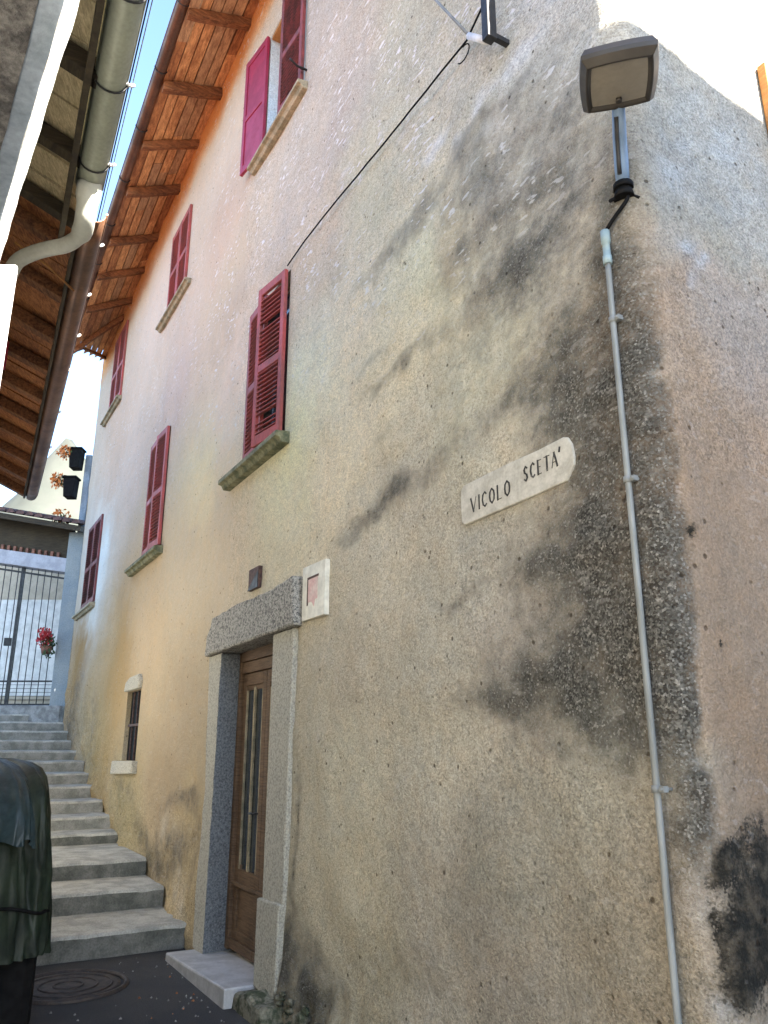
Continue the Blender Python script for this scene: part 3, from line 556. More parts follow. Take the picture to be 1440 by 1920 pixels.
for k in range(2):
    a = X0+.075+k*.55; b_ = a+.545
    m = MB(); zt = Z1-.205; zb = Z0+.02
    m.box(a, a+.075, yd, yd+.045, zb, zt); m.box(b_-.075, b_, yd, yd+.045, zb, zt)
    m.box(a+.075, b_-.075, yd, yd+.045, zt-.10, zt); m.box(a+.075, b_-.075, yd, yd+.045, .60, .70); m.box(a-.0, b_, yd-.025, yd, .575, .605); m.box(a+.075, b_-.075, yd, yd+.045, zb, zb+.13)
    m.box(a+.075, b_-.075, yd+.015, yd+.035, zb+.13, .60); m.box(a+.09, b_-.09, yd+.008, yd+.015, .345, .355)
    for sx in (a+.075, b_-.115): m.box(sx, sx+.04, yd+.005, yd+.04, .70, .735)
    m.box(a+.075, b_-.075, yd+.012, yd+.036, zt-.14, zt-.10)
    m.box(a-.0, b_, yd-.03, yd, zb, zb+.07)
    lf = m.build('leaf', M['wood'], door, bevel=.005)
    c = (a+b_)/2
    m = MB(); m.box(c-.016, c+.016, yd, yd+.02, .70, zt-.12)
    for xx in (a+.078, b_-.098): m.box(xx, xx+.02, yd+.002, yd+.02, .70, zt-.14)
    m.build('glazing_bar', M['ochre'] if False else M['sillstone'], door, bevel=.003)
    m = MB(); m.box(a+.075, b_-.075, yd+.022, yd+.027, .70, zt-.10); m.build('pane', M['glass'], door)
hd = MB(); hd.tube([(.935, yd-.03, 1.15), (.935, yd-.07, 1.15), (.86, yd-.075, 1.15)], .01, 6); hd.build('handle', M['iron'], door)
# stones showing at the foot of the wall
random.seed(11)
for i in range(24):
    m = MB(); x = random.uniform(1.95, 2.7); z = random.uniform(-.05, .34)*(1-(x-1.95)*.55); r = random.uniform(.02, .055)
    bm = bmesh.new(); bmesh.ops.create_icosphere(bm, subdivisions=2, radius=r)
    sc = Vector((random.uniform(.8, 1.5), random.uniform(.5, .8), random.uniform(.5, .9))); off = random.random()*50
    vs = [Vector((v.co.x*sc.x, v.co.y*sc.y, v.co.z*sc.z))*(1+.35*noise.noise(v.co*14+Vector((off, 0, 0)))) + Vector((x, -.05-.03*random.random(), z*.7)) for v in bm.verts]
    m.add(vs, [[v.index for v in f.verts] for f in bm.faces], True); bm.free(); m.build('footing_stone', M['rubble'], house)

# ------------------------------------------------------------------ things fixed to the facade
def on_wall(name, label, cat, x, z, o=0., group=None): return thing(name, label, cat, fw(x, z, o), ROTF, group)
# street sign
sg = on_wall('street_sign', 'worn white stone street name plaque set in the wall beside the corner', 'street sign', 4.4, 2.81, .0)
out = [(-.402, .085), (-.375, .103), (-.2, .106), (0, .108), (.2, .104), (.365, .108), (.395, .098), (.417, .06), (.425, .0), (.42, -.035), (.37, -.092), (.2, -.098), (0, -.10), (-.2, -.102), (-.375, -.104), (-.402, -.085), (-.405, 0)]
m = MB(); m.prism(out, lambda a, b_, d: (a, d, b_), -.016, .02); m.build('plaque', M['plaque'], sg, bevel=.006)
GLY = {'V': [([(0, 1), (.45, 0)], 1), ([(.45, 0), (.9, 1)], 0)], 'I': [([(.2, 1), (.2, 0)], 1)],
       'C': [([(.75, .85), (.5, 1), (.2, .85), (.08, .5), (.2, .15), (.5, 0), (.78, .15)], 2)],
       'O': [([(.45, 1), (.15, .8), (.08, .5), (.15, .2), (.45, 0)], 2), ([(.45, 0), (.75, .2), (.82, .5), (.75, .8), (.45, 1)], 2)],
       'L': [([(.15, 1), (.15, 0)], 1), ([(.15, .02), (.75, .04)], 0)], 'S': [([(.7, .86), (.45, 1), (.18, .8), (.25, .58), (.6, .42), (.7, .2), (.45, 0), (.12, .14)], 2)],
       'E': [([(.15, 1), (.15, 0)], 1), ([(.15, .97), (.7, .97)], 0), ([(.15, .52), (.55, .52)], 0), ([(.15, .03), (.72, .03)], 0)],
       'T': [([(.45, 1), (.45, 0)], 1), ([(.0, .97), (.9, .97)], 0)], 'A': [([(.02, 0), (.45, 1)], 0), ([(.45, 1), (.9, 0)], 1), ([(.2, .35), (.72, .35)], 0)],
       "'": [([(.2, 1.15), (.08, .85)], 1)]}
tx = MB(); WD = {1: .0105, 0: .0035, 2: .009}
def put(word, x0, x1, zb, h, slope):
    adv = [{'I': .55, "'": .5}.get(c_, 1.) for c_ in word]; pit = (x1-x0)/sum(adv)
    for i_, chh in enumerate(word):
        i = sum(adv[:i_])
        for pts, wt in GLY[chh]:
            for p, q in zip(pts[:-1], pts[1:]):
                w_ = WD[wt]
                a = Vector((x0+(i+p[0]*.82)*pit, zb+p[1]*h+slope*(x0+i*pit+.3))); c = Vector((x0+(i+q[0]*.82)*pit, zb+q[1]*h+slope*(x0+i*pit+.3)))
                if wt == 2:  # strokes swell where they run upright
                    w_ = .0035+.007*abs((c-a).normalized().y)
                d = (c-a).normalized(); nn = Vector((-d.y, d.x))*w_/2; a -= d*w_*.2; c += d*w_*.2
                tx.prism([tuple(a+nn), tuple(a-nn), tuple(c-nn), tuple(c+nn)], lambda u, v, dd: (u, dd, v), -.0178, -.0155)
put('VICOLO', -.315, .012, -.055, .072, .03); put("SCETA'", .095, .36, -.028, .068, .03)
tx.build('lettering', M['paintblack'], sg)
# house number tile
nt_ = on_wall('number_tile', 'small white tile with a faded pink emblem at the end of the door lintel', 'wall tile', 2.245, 2.67, 0)
m = MB(); m.prism([(-.187, .195), (.187, .19), (.187, -.187), (-.187, -.187)], lambda a, b_, d: (a, d, b_), -.03, .02); m.build('tile', M['tile_white'], nt_, bevel=.005)
m = MB(); m.prism([(-.08, .09), (.07, .09), (.07, -.06), (.03, -.06), (.02, -.11), (-.02, -.07), (-.08, -.07)], lambda a, b_, d: (a, d, b_), -.0325, -.029); m.build('emblem', M['tile_pink'], nt_)
m = MB(); m.box(-.095, .085, -.0335, -.029, .092, .107); m.box(-.097, -.082, -.0335, -.029, -.09, .092); m.build('emblem_outline', M['rust'], nt_)
# rusty vent plate
vp = on_wall('vent_plate', 'small rusty square iron plate above the stone lintel', 'vent', 1.05, 2.975, 0)
m = MB(); m.box(-.115, .115, -.03, .01, -.09, .09); m.build('plate', M['rust'], vp, bevel=.006)
m = MB(); m.prism([(-.115, -.09), (.115, -.09), (.115, .05)], lambda a, b_, d: (a, d, b_), -.036, -.0305); m.build('flap', M['iron'], vp)
# conduit
cd = on_wall('conduit', 'thin grey conduit running up the corner of the wall to the lamp', 'conduit', 5.12, 0, 0)
m = MB(); pts = [(.010*noise.noise((0, 0, z*.8)), -.03+.004*noise.noise((3, 0, z*1.1)), z) for z in np.linspace(-.02, 3.60, 40)]; m.tube(pts, .0125, 10); m.build('pipe', M['pvc'], cd)
m = MB(); m.tube([(0, -.03, 3.56), (0, -.03, 3.60), (0, -.03, 3.602), (0, -.03, 3.66), (0, -.03, 3.662), (0, -.03, 3.72)], [.019, .019, .016, .016, .020, .020], 10); m.build('coupling', M['pvcblue'], cd)
for z in (.78, 1.50, 2.615, 3.3):
    m = MB(); m.tube([(0, -.03, z-.012), (0, -.03, z+.012)], .0175, 10); m.box(0, .035, -.036, -.012, z-.01, z+.01); m.tube([(.028, -.045, z), (.028, .01, z)], .006, 6); m.build('clip', M['pvc'], cd)
# street lamp on the corner
BIS = Vector((-.26766, -.96351, 0))                   # out from the corner
cbase = fw(XC-.085, 0, -.03)
lp = thing('street_lamp', 'square bronze LED street lamp on a short arm at the house corner', 'street lamp', cbase+Vector((0, 0, 3.86)), math.atan2(BIS.y, BIS.x)+R(90))
# local frame: -y points out from the corner, x to the right in the picture
hc = Vector((.0, -.36, .285)); hw = .138; hl = .15
TL = Matrix.Translation(hc) @ Matrix.Rotation(R(6), 4, 'X')
def ring(sx, sy, z, bul, n=7):
    pts = []
    cs = [(-1, -1), (1, -1), (1, 1), (-1, 1)]
    for i in range(4):
        a, b_ = Vector(cs[i]), Vector(cs[(i+1) % 4]); nn = Vector((b_.y-a.y, a.x-b_.x)).normalized()
        for q in range(n):
            t_ = q/n; p = a+(b_-a)*t_+nn*bul*(1-(2*t_-1)**2); pts.append(TL @ Vector((p.x*sx, p.y*sy, z)))
    return pts
m = MB(); L = [ring(hw*.80, hl*.80, -.028, .06), ring(hw*.86, hl*.86, -.032, .06), ring(hw, hl, -.006, .07), ring(hw*1.01, hl*1.01, .012, .07), ring(hw*.9, hl*.9, .05, .06), ring(hw*.5, hl*.5, .07, .04)]
k_ = len(L[0]); vs = [p for l in L for p in l]
m.add(vs, [(i*k_+q, i*k_+(q+1) % k_, (i+1)*k_+(q+1) % k_, (i+1)*k_+q) for i in range(len(L)-1) for q in range(k_)]+[list(range((len(L)-1)*k_, len(L)*k_))])
L2 = [ring(hw*.80, hl*.80, -.028, .06), ring(hw*.74, hl*.74, -.018, .05)]; vs = [p for l in L2 for p in l]
m.add(vs, [(q, (q+1) % k_, k_+(q+1) % k_, k_+q) for q in range(k_)])
m.build('head', M['lampbody'], lp, bevel=.003)
m = MB(); vs = ring(hw*.74, hl*.74, -.0185, .05)+ring(hw*.74, hl*.74, -.010, .05); m.add(vs, [list(range(k_)), [k_+i for i in range(k_)][::-1]]+[(q, (q+1) % k_, k_+(q+1) % k_, k_+q) for q in range(k_)]); m.build('diffuser', M['lampglass'], lp)
m = MB(); m.tube([TL @ Vector((0, hl*.6, -.02)), TL @ Vector((0, hl*.6, -.034))], .012, 10); m.build('sensor', M['lampbody'], lp)
m = MB(); m.tube([(0, -.03, .03), (0, -.05, .12), (0, -.11, .22), (0, -.24, .31)], [.027, .03, .029, .025], 14); m.build('arm', M['lamparm'], lp)
m = MB(); m.tube([(-.012, -.075, .07), (-.012, -.095, .13), (-.012, -.15, .205), (-.012, -.2, .25)], .009, 8); m.build('rod', M['iron'], lp)
m = MB(); m.tube([(0, -.035, .02), (0, -.035, .045)], .042, 14); m.tube([(0, -.03, -.02), (0, -.03, .02)], [.045, .036], 12); m.tube([(-.02, -.03, -.005), (-.06, -.05, -.035)], .008, 6); m.tube([(.02, -.03, -.005), (.06, -.03, -.03)], .008, 6); m.build('bracket', M['black'], lp)
m = MB()
def lpl(p): return lp.matrix_basis.inverted() @ p
lp_m = Matrix.Translation(lp.location) @ Matrix.Rotation(lp.rotation_euler.z, 4, 'Z'); inv = lp_m.inverted()
e0 = Vector((.015, -.04, -.015)); e3 = inv @ fw(5.12, 3.71, .03); e1 = Vector((.01, -.07, -.07)); e2 = e3+Vector((.03, -.03, .05))
m.tube([(1-t)**3*e0+3*(1-t)**2*t*e1+3*(1-t)*t*t*e2+t**3*e3 for t in np.linspace(0, 1, 12)], .0085, 8); m.build('cable', M['black'], lp)
# cable along the wall and its stand-off
cb = on_wall('wall_cable', 'black cable slung along the wall from the stand-off to the window', 'cable', 2.9, 5.6, 0)
pts = [(1.53-2.9, -.03, .05), (1.9-2.9, -.03, .075), (2.4-2.9, -.035, .06), (3.0-2.9, -.04, .02), (3.5-2.9, -.04, 0), (3.9-2.9, -.05, -.025), (4.25-2.9, -.06, -.055), (4.53-2.9, -.12, -.045)]
pp = []
for i in range(len(pts)-1):
    for t in np.linspace(0, 1, 5)[:-1]:
        p = Vector(pts[i]).lerp(Vector(pts[i+1]), t); pp.append(p+Vector((0, 0, .006*noise.noise((p.x*5, 0, 0)))))
pp.append(Vector(pts[-1])); m = MB(); m.tube(pp, .0062, 7); m.build('strand', M['black'], cb)
m = MB(); m.tube([(4.25-2.9+.06*math.cos(a)-.05, -.05, -.10+.05*math.sin(a)) for a in np.linspace(-2.6, 1.6, 12)], .004, 6); m.build('loop', M['black'], cb)
cs = on_wall('cable_standoff', 'black iron post and white strut holding the cable high on the wall', 'cable bracket', 4.53, 5.25, 0)
m = MB(); m.box(-.025, .03, -.15, -.09, .0, 1.6); m.build('post', M['bluegrey'] if False else M['iron'], cs, bevel=.004)
for z in (.02, 1.3): m = MB(); m.box(-.01, .02, -.09, .02, z, z+.03); m.build('wall_fixing', M['iron'], cs)
m = MB(); m.tube([(-.02, -.12, .015), (-.25, -.06, .30)], .022, 6); m.build('strut', M['white'], cs)
m = MB(); m.tube([(-.25, -.06, .30), (-.60, -.05, .93), (-.9, -.04, 1.45)], .009, 6); m.build('stay_wire', M['pvc'], cs)

# ------------------------------------------------------------------ stone stairs up the lane
st = thing('stone_stairs', 'flight of worn grey stone steps climbing the lane beside the house', 'stairs', P0, ROTF)
# right-end x position of each nosing on the facade and its height
ST = [(-.28, .194), (-1.09, .38), (-1.83, .55), (-3.30, .68), (-3.80, .83), (-4.40, .985), (-4.95, 1.145), (-5.50, 1.30), (-6.1, 1.46), (-6.65, 1.61), (-7.2, 1.77), (-7.75, 1.93), (-8.35, 2.09), (-9.0, 2.24)]
random.seed(5)
WLEFT = 3.1
for i, (x, z) in enumerate(ST):
    xb_ = ST[i+1][0]-.35 if i+1 < len(ST) else -11.5
    zb_ = -.05 if i == 0 else ST[i-1][1]-.03
    y1 = -.0 if i < 3 else .02
    vs = []; n = 60
    for j in range(n+1):
        yy = y1-(WLEFT+y1)*j/n*1.0
        w1 = .02*noise.noise((yy*2.1, i*3.7, 0))+.008*noise.noise((yy*9, i, 5)); w2 = .009*noise.noise((yy*3, i*5.1, 3))-.016*max(0, noise.noise((yy*8, i*2.3, 9))-.25)
        sk = -.03*(yy/WLEFT) if i < 3 else 0
        lift = (.012 if i < 3 else 0)*(-yy)
        vs += [(x+w1+sk, yy, zb_), (x+w1+sk+.012, yy, z-.03+w2), (x+w1+sk+.002, yy, z+w2-.006), (x+w1+sk-.02, yy, z+w2), (xb_, yy, z+.012), (xb_, yy, zb_)]
    fs = [(6*j+q, 6*j+(q+1) % 6, 6*j+6+(q+1) % 6, 6*j+6+q) for j in range(n) for q in range(6)]+[(0, 1, 2, 3, 4, 5), tuple(6*n+q for q in (5, 4, 3, 2, 1, 0))]
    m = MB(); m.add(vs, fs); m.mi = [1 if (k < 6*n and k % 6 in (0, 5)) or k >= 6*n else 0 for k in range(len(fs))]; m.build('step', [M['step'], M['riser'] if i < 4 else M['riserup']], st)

# ------------------------------------------------------------------ gateway at the top of the steps
GY = 15.2
gw = thing('gateway', 'blue grey plastered gateway with a tiled coping at the top of the steps', 'gateway', (-6.3, GY, 2.2))
m = MB(); m.box(.07, .42, -.02, .4, -.3, 3.55); m.build('pier', M['pierblue'], gw, bevel=.02)
m = MB(); m.box(-1.95, -1.6, 0, .4, -.3, 3.4); m.build('pier', M['pierblue'], gw, bevel=.02)
Mx = Matrix.Rotation(R(-7.5), 4, 'Y')
m = MB(); m.box(-1.6, .07, .05, .38, 2.78, 3.06); 
m.v = [(x, y, z-.16*(x+.13)*.9) if True else 0 for x, y, z in m.v]; m.build('beam', M['beamgrey'], gw, bevel=.01)
def cz(x): return 3.60-.17*(x-.32)*1.0
m = MB()
m.add([(-2.0, -.30, cz(-2.0)), (.40, -.30, cz(.4)), (.40, .6, cz(.4)+.2), (-2, .6, cz(-2)+.2), (-2.0, -.30, cz(-2.0)-.1), (.40, -.30, cz(.4)-.1), (.40, .6, cz(.4)+.08), (-2, .6, cz(-2)+.08)], [(0, 1, 2, 3), (7, 6, 5, 4), (0, 4, 5, 1), (1, 5, 6, 2), (2, 6, 7, 3), (3, 7, 4, 0)])
m.build('coping_board', M['rafterA'], gw)
m = MB()
for i in range(13):
    x = -1.92+i*.185; z = cz(x)+.04
    for a in range(6):
        a0, a1 = math.pi*a/6, math.pi*(a+1)/6
        p = lambda an, y, dz: (x+.085*math.cos(an), y, z+.085*math.sin(an)+dz)
        m.add([p(a0, -.34, 0), p(a1, -.34, 0), p(a1, .6, .2), p(a0, .6, .2)], [(0, 1, 2, 3)], True)
    m.add([(x+.085*math.cos(math.pi*a/6), -.335, z+.085*math.sin(math.pi*a/6)) for a in range(7)], [tuple(range(7))])
m.build('coping_tiles', M['tiledk'], gw)
for i in range(12):
    m = MB(); x = -1.55+i*.125; m.box(x, x+.05, .1, .16, 3.06-.145*(x+.13)-.01, 3.16-.145*(x+.13)); m.build('corbel', M['terracotta'], gw)
m = MB(); m.add([(x, y, z) for y in (.17, .3) for x, z in ((-1.6, 3.05+.145*1.47), (.07, 3.02), (.07, cz(.07)+.02), (-1.6, cz(-1.6)+.02))], [(0, 1, 2, 3), (7, 6, 5, 4), (0, 4, 5, 1), (1, 5, 6, 2), (2, 6, 7, 3), (3, 7, 4, 0)]); m.build('frieze_board', M['rafterA'], gw)
m = MB(); m.box(-2.3, .4, -.3, .8, -.45, .2); m.build('kerb', M['concrete'], gw, bevel=.02)
ig = thing('iron_gate', 'black wrought iron bar gate closing the top of the steps', 'gate', (-6.3, GY+.2, 2.42))
m = MB()
for i in range(13):
    x = .0-i*.133; m.tube([(x, 0, .02), (x, 0, 2.62-.145*x)], .0085, 6)
m.build('bars', M['iron'], ig)
m = MB()
for z in (.02, .45): m.box(-1.6, .07, -.015, .015, z-.015, z+.015)
m.add([(-1.6, -.015, 2.66), (.07, -.015, 2.41), (.07, -.015, 2.445), (-1.6, -.015, 2.695), (-1.6, .015, 2.66), (.07, .015, 2.41), (.07, .015, 2.445), (-1.6, .015, 2.695)], [(0, 1, 2, 3), (7, 6, 5, 4), (0, 4, 5, 1), (3, 2, 6, 7)])
m.box(-.865, -.815, -.02, .02, 0, 2.75)
for i in range(5): m.box(-1.6, .07, -.008, .008, .10+i*.07, .108+i*.07)
m.build('rails', M['iron'], ig)
m = MB(); m.box(-1.02, -.89, -.03, .03, 1.12, 1.27); m.build('lock', M['iron'], ig, bevel=.005)
# what stands in the yard behind it
yh = thing('white_house', 'white and beige house wall seen through the iron gate', 'house', (-7.6, 18.2, 2.2))
m = MB(); m.box(-2.2, .95, 0, .3, -.3, 2.75); m.build('wall', M['white'], yh)
m = MB(); m.box(-2.2, .95, -.01, .3, 2.75, 3.6); m.build('upper_wall', M['beige'], yh)
m = MB(); m.box(.62, .90, -.06, .02, 1.2, 2.15); m.build('shutter', M['iron'], yh)
m = MB(); m.box(-2.2, 1.0, -1.2, -1.0, -.3, .42); m.box(-2.2, 1.0, -1.24, -.96, .42, .50); m.build('low_wall', M['beige'], yh, bevel=.01)
def leaf_cloud(m, c, r, n, size, mi=0, flat=1.):
    for _ in range(n):
        d = Vector((random.gauss(0, 1), random.gauss(0, 1), random.gauss(0, 1))).normalized()*r*random.random()**.4
        d = Vector((d.x, d.y, d.z*flat)); p = Vector(c)+d; a = Euler((random.random()*6, random.random()*6, random.random()*6)).to_matrix()
        s = size*random.uniform(.6, 1.3)
        m.add([p+a @ Vector(q) for q in ((-s, 0, 0), (0, -s*.6, 0), (s, 0, 0), (0, s*.6, 0))], [(0, 1, 2, 3)], mi=mi)
random.seed(21)
gp = thing('flower_pot', 'hanging pot of red geraniums beside the gate pier', 'flower pot', (-6.36, GY-.12, 3.35))
m = MB(); m.tube([(0, 0, 0), (0, 0, .14)], [.08, .11], 12); m.build('pot', M['terracotta'], gp)
m = MB(); leaf_cloud(m, (.02, 0, .22), .16, 160, .035); leaf_cloud(m, (.04, 0, .02), .12, 60, .035); m.build('leaves', M['leafg'], gp)
m = MB(); leaf_cloud(m, (-.03, -.08, .36), .14, 120, .03); leaf_cloud(m, (-.03, -.08, .26), .16, 120, .035); m.build('flowers', M['petal'], gp)
# planters on the rail above the coping
ps = thing('rail_post', 'blue grey rail post rising beside the end of the tall house above the gateway', 'post', (-6.20, GY+.30, 5.75))
m = MB(); m.box(.0, .12, 0, .06, 0, 1.75); m.build('post', M['bluegrey'], ps, bevel=.005); m = MB(); m.tube([(.12, .1, 0), (.12, .1, 1.95)], .02, 8); m.build('rod', M['iron'], ps)
def planter(x, z, lab):
    p = thing('planter_box', lab, 'planter', (x, GY+.1, z), 0, 'black planters on the rail post')
    m = MB(); m.prism([(-.13, 0), (.06, 0), (.08, .40), (-.17, .40)], lambda a, b_, d: (a, d, b_), -.1, .14); m.box(-.19, .10, -.12, .16, .40, .44); m.build('box', M['black'], p, bevel=.008)
    m = MB(); leaf_cloud(m, (-.22, -.04, .36), .14, 60, .03); m.build('leaves', M['leafg'], p)
    m = MB(); leaf_cloud(m, (-.27, -.06, .34), .17, 110, .04); m.build('flowers', M['petalo'], p)
planter(-6.27, 7.12, 'upper black planter box with orange flowers beside the rail post')
planter(-6.32, 6.50, 'lower black planter box with orange flowers beside the rail post')
fl = thing('flower_bush', 'loose spray of orange flowers spilling over the tiled coping', 'flowers', (-6.55, GY+.3, 5.95))
m = MB(); leaf_cloud(m, (0, 0, .18), .20, 90, .04); m.build('flowers', M['petalo'], fl); m = MB(); leaf_cloud(m, (0, 0, .1), .18, 50, .04); m.build('leaves', M['leafg'], fl)

# ------------------------------------------------------------------ houses on the left side of the lane
LD = Vector((-.443, .8965, 0)); LN = Vector((.8965, .443, 0)); LRZ = math.atan2(LD.y, LD.x)   # lane direction, towards the lane
G0 = Vector((.272, 0, 0))                                 # gutter line at Y=0 (height 5.2)
def L(t, o, z): p = G0+LD*t+LN*o; return Vector((p.x, p.y, z))    # t along the lane, o towards the lane from the gutter
lh = thing('guttered_house', 'low house with weathered eaves boards and a wide green grey gutter overhead', 'house', (0, 0, 0))
WO = -1.40
def lbox(m, t0, t1, o0, o1, z0, z1): 
    vs = [L(t, o, z) for z in (z0, z1) for o in (o0, o1) for t in (t0, t1)]
    return m.add(vs, [(0, 2, 3, 1), (4, 5, 7, 6), (0, 1, 5, 4), (2, 6, 7, 3), (0, 4, 6, 2), (1, 3, 7, 5)])
TA0, TA1, TB1 = -.9, 5.55, 12.3
m = MB(); lbox(m, TA0, 2.3, WO-.3, WO, -.2, 5.7); lbox(m, 2.3, TA1, WO-.1, -.78, -.2, 5.58); m.build('wall', M['cream'], lh)  # unseen wall, made pale cream to bounce light onto the facade
def sof(t, o): return 5.24-o*.42                           # soffit rises from gutter to wall (o negative)
def eaves(parent, t0, t1, mat, rmat, ts, boards, seed, wav=0.):
    random.seed(seed); m = MB(); t = t0
    while t < t1-.01:
        wdt = min(random.uniform(.10, .22), t1-t)
        dz = random.uniform(-.012, .012)
        vs = [L(t+a*(wdt-.006), o, sof(t, o)+dz+d) for d in (0, .03) for o in (-.03, -.7, WO-.02) for a in (0, 1)]
        m.add(vs, [(0, 1, 3, 2), (2, 3, 5, 4), (6, 8, 9, 7), (8, 10, 11, 9), (0, 6, 7, 1), (4, 5, 11, 10), (0, 2, 8, 6), (2, 4, 10, 8), (1, 7, 9, 3), (3, 9, 11, 5)])
        t += wdt
    m.build('soffit', M[mat], parent)
    for tt in ts:
        m = MB(); hh = random.uniform(.09, .12); ww = random.uniform(.05, .065); sk = random.uniform(-.05, .05); vs = []
        for i in range(6):
            o = -.05+(WO+.02)*i/5; j = .012*noise.noise((tt*3, o*4, 2))
            for a, d in ((-ww, 0), (ww, 0), (ww*.9, -hh), (-ww*.9, -hh)): vs.append(L(tt+a+j+sk*o, o, sof(tt, o)-.013+d+j))
        m.add(vs, [(4*i+q, 4*i+(q+1) % 4, 4*i+4+(q+1) % 4, 4*i+4+q) for i in range(5) for q in range(4)]+[(0, 1, 2, 3), (23, 22, 21, 20)])
        m.build('rafter', M[rmat], parent, bevel=.006)
    m = MB(); vs = []
    nn = int((t1-t0)/.05)
    for i in range(nn+1):
        t = t0+(t1-t0)*i/nn; wz = .03*abs(math.sin(i*math.pi/4))
        for o in (-.01, -1.4, -3.2): vs.append(L(t, o, 5.29-o*.42+wz))
    m.add(vs, [(3*i+q, 3*i+q+1, 3*i+4+q, 3*i+3+q) for i in range(nn) for q in range(2)], True); m.build('roof', M['terracotta'], parent)
eaves(lh, TA0, TA1, 'boardA', 'rafterA', [.1, .9, 1.7, 2.42, 3.18, 3.98, 4.72, 5.4], 0, 31)
m = MB(); lbox(m, TA0, TA1, -.17, -.135, 5.08, 5.27); m.build('fascia', M['rafterA'], lh)
ga = half_pipe([L(t, -.035, 5.20) for t in np.linspace(TA0, 4.95, 24)], .083).build('gutter', M['zinc'], lh)
for t in (.9, 1.7, 2.6, 3.35, 3.97, 4.68):
    m = MB(); m.tube([L(t, -.035+math.cos(a)*.089, 5.20-math.sin(a)*.089) for a in np.linspace(0, math.pi, 11)], .006, 5)
    m.build('gutter_bracket', M['iron'], ga)
    m = MB(); m.tube([L(t-.02, .04, 5.19), L(t+.0, .065, 5.20), L(t+.03, .09, 5.235)], .011, 6); m.build('bracket_tip', M['white'], ga)
m = MB(); pts = [(-1.915, 4.34, 5.16), (-1.95, 4.42, 5.0), (-2.035, 4.58, 4.95), (-2.175, 4.69, 4.94), (-2.31, 4.745, 4.95), (-2.45, 4.80, 4.95), (-2.60, 4.88, 4.93), (-2.72, 5.02, 4.86), (-2.80, 5.1, 4.72), (-2.84, 5.14, 4.3), (-2.95, 5.2, 4.0), (-2.98, 5.22, .1)]
sm_ = []
for i in range(len(pts)-1):
    p0, p1, p2, p3 = [Vector(pts[max(0, min(len(pts)-1, i+k))]) for k in (-1, 0, 1, 2)]
    for t in np.linspace(0, 1, 5)[:-1]: sm_.append(.5*((2*p1)+(p2-p0)*t+(2*p0-5*p1+4*p2-p3)*t*t+(3*p1-p0-3*p2+p3)*t**3))
m.tube(sm_, [.078]*3+[.066]*6+[.052]*(len(sm_)-9), 14); m.build('downpipe', M['whitepipe'], lh)
# canopy over the near doorway: grey slab with a pale translucent edge sheet
cp = MB(); E0, E1 = Vector((-.30, .86, 0)), Vector((-1.70, 3.03, 0)); ed = (E1-E0).normalized(); en = Vector((-ed.y, ed.x, 0))   # en points away from the lane
def S(t, o, z): p = E0+ed*t+en*o; return Vector((p.x, p.y, z))
TL_ = (E1-E0).length
def sbox(m, o0, o1, z0, z1, n=40, amp=.006):
    vs = []
    for i in range(n+1):
        t = TL_*i/n; j0 = amp*noise.noise((t*6, o0*10, 1)); j1 = amp*noise.noise((t*6, o1*10, 4))
        vs += [S(t, o0+j0, z0), S(t, o1+j1, z0), S(t, o1+j1, z1), S(t, o0+j0, z1)]
    return m.add(vs, [(4*i+q, 4*i+(q+1) % 4, 4*i+4+(q+1) % 4, 4*i+4+q) for i in range(n) for q in range(4)]+[(0, 1, 2, 3), (4*n+3, 4*n+2, 4*n+1, 4*n)])
sbox(cp, .095, 1.6, 3.60, 3.74).build('canopy_slab', M['greyrough'], lh)
sbox(MB(), .036, .095, 3.605, 3.72).build('canopy_edge', M['bluegrey'], lh)
sbox(MB(), .0, .036, 3.60, 3.612).build('canopy_sheet', M['sheet'], lh)
# russet-eaved house farther up on the left
bh = thing('russet_eaved_house', 'house up the lane with russet eaves boards and a brown copper gutter', 'house', (0, 0, 0))
m = MB(); lbox(m, TA1+.02, TB1, WO-.1, -.78, -.2, 5.58); m.build('wall', M['limewash'], bh)
eaves(bh, TA1+.02, TB1, 'boardB', 'wooddk', [5.75+.72*i for i in range(10)], 0, 37)
m = MB(); lbox(m, TA1+.02, TB1, -.07, -.045, 5.12, 5.27); m.build('fascia', M['rafterA'], bh)
gb = half_pipe([L(t, .03, 5.20) for t in np.linspace(5.2, TB1+.05, 24)], .085).build('gutter', M['copper'], bh)
for t in (5.6, 6.35, 7.1, 7.85, 9.0, 10.2):
    m = MB(); m.tube([L(t-.02, .10, 5.19), L(t+.0, .125, 5.205), L(t+.03, .14, 5.235)], .012, 6); m.build('gutter_bracket', M['white'], gb)
m = MB(); m.add([(x, y, z) for z in (-.2, 4.06) for x, y in ((-2.6, 3.6), (-1.905, 3.6), (-2.12, 4.0), (-2.75, 4.0))], [(3, 2, 1, 0), (4, 5, 6, 7), (0, 1, 5, 4), (1, 2, 6, 5), (2, 3, 7, 6), (3, 0, 4, 7)]); m.build('white_pier', M['limewash'], bh, bevel=.02)
m = MB(); m.box(-3.9, -3.49, 6.6, 6.64, 4.98, 5.26); m.build('shutter', M['redflat'], bh)
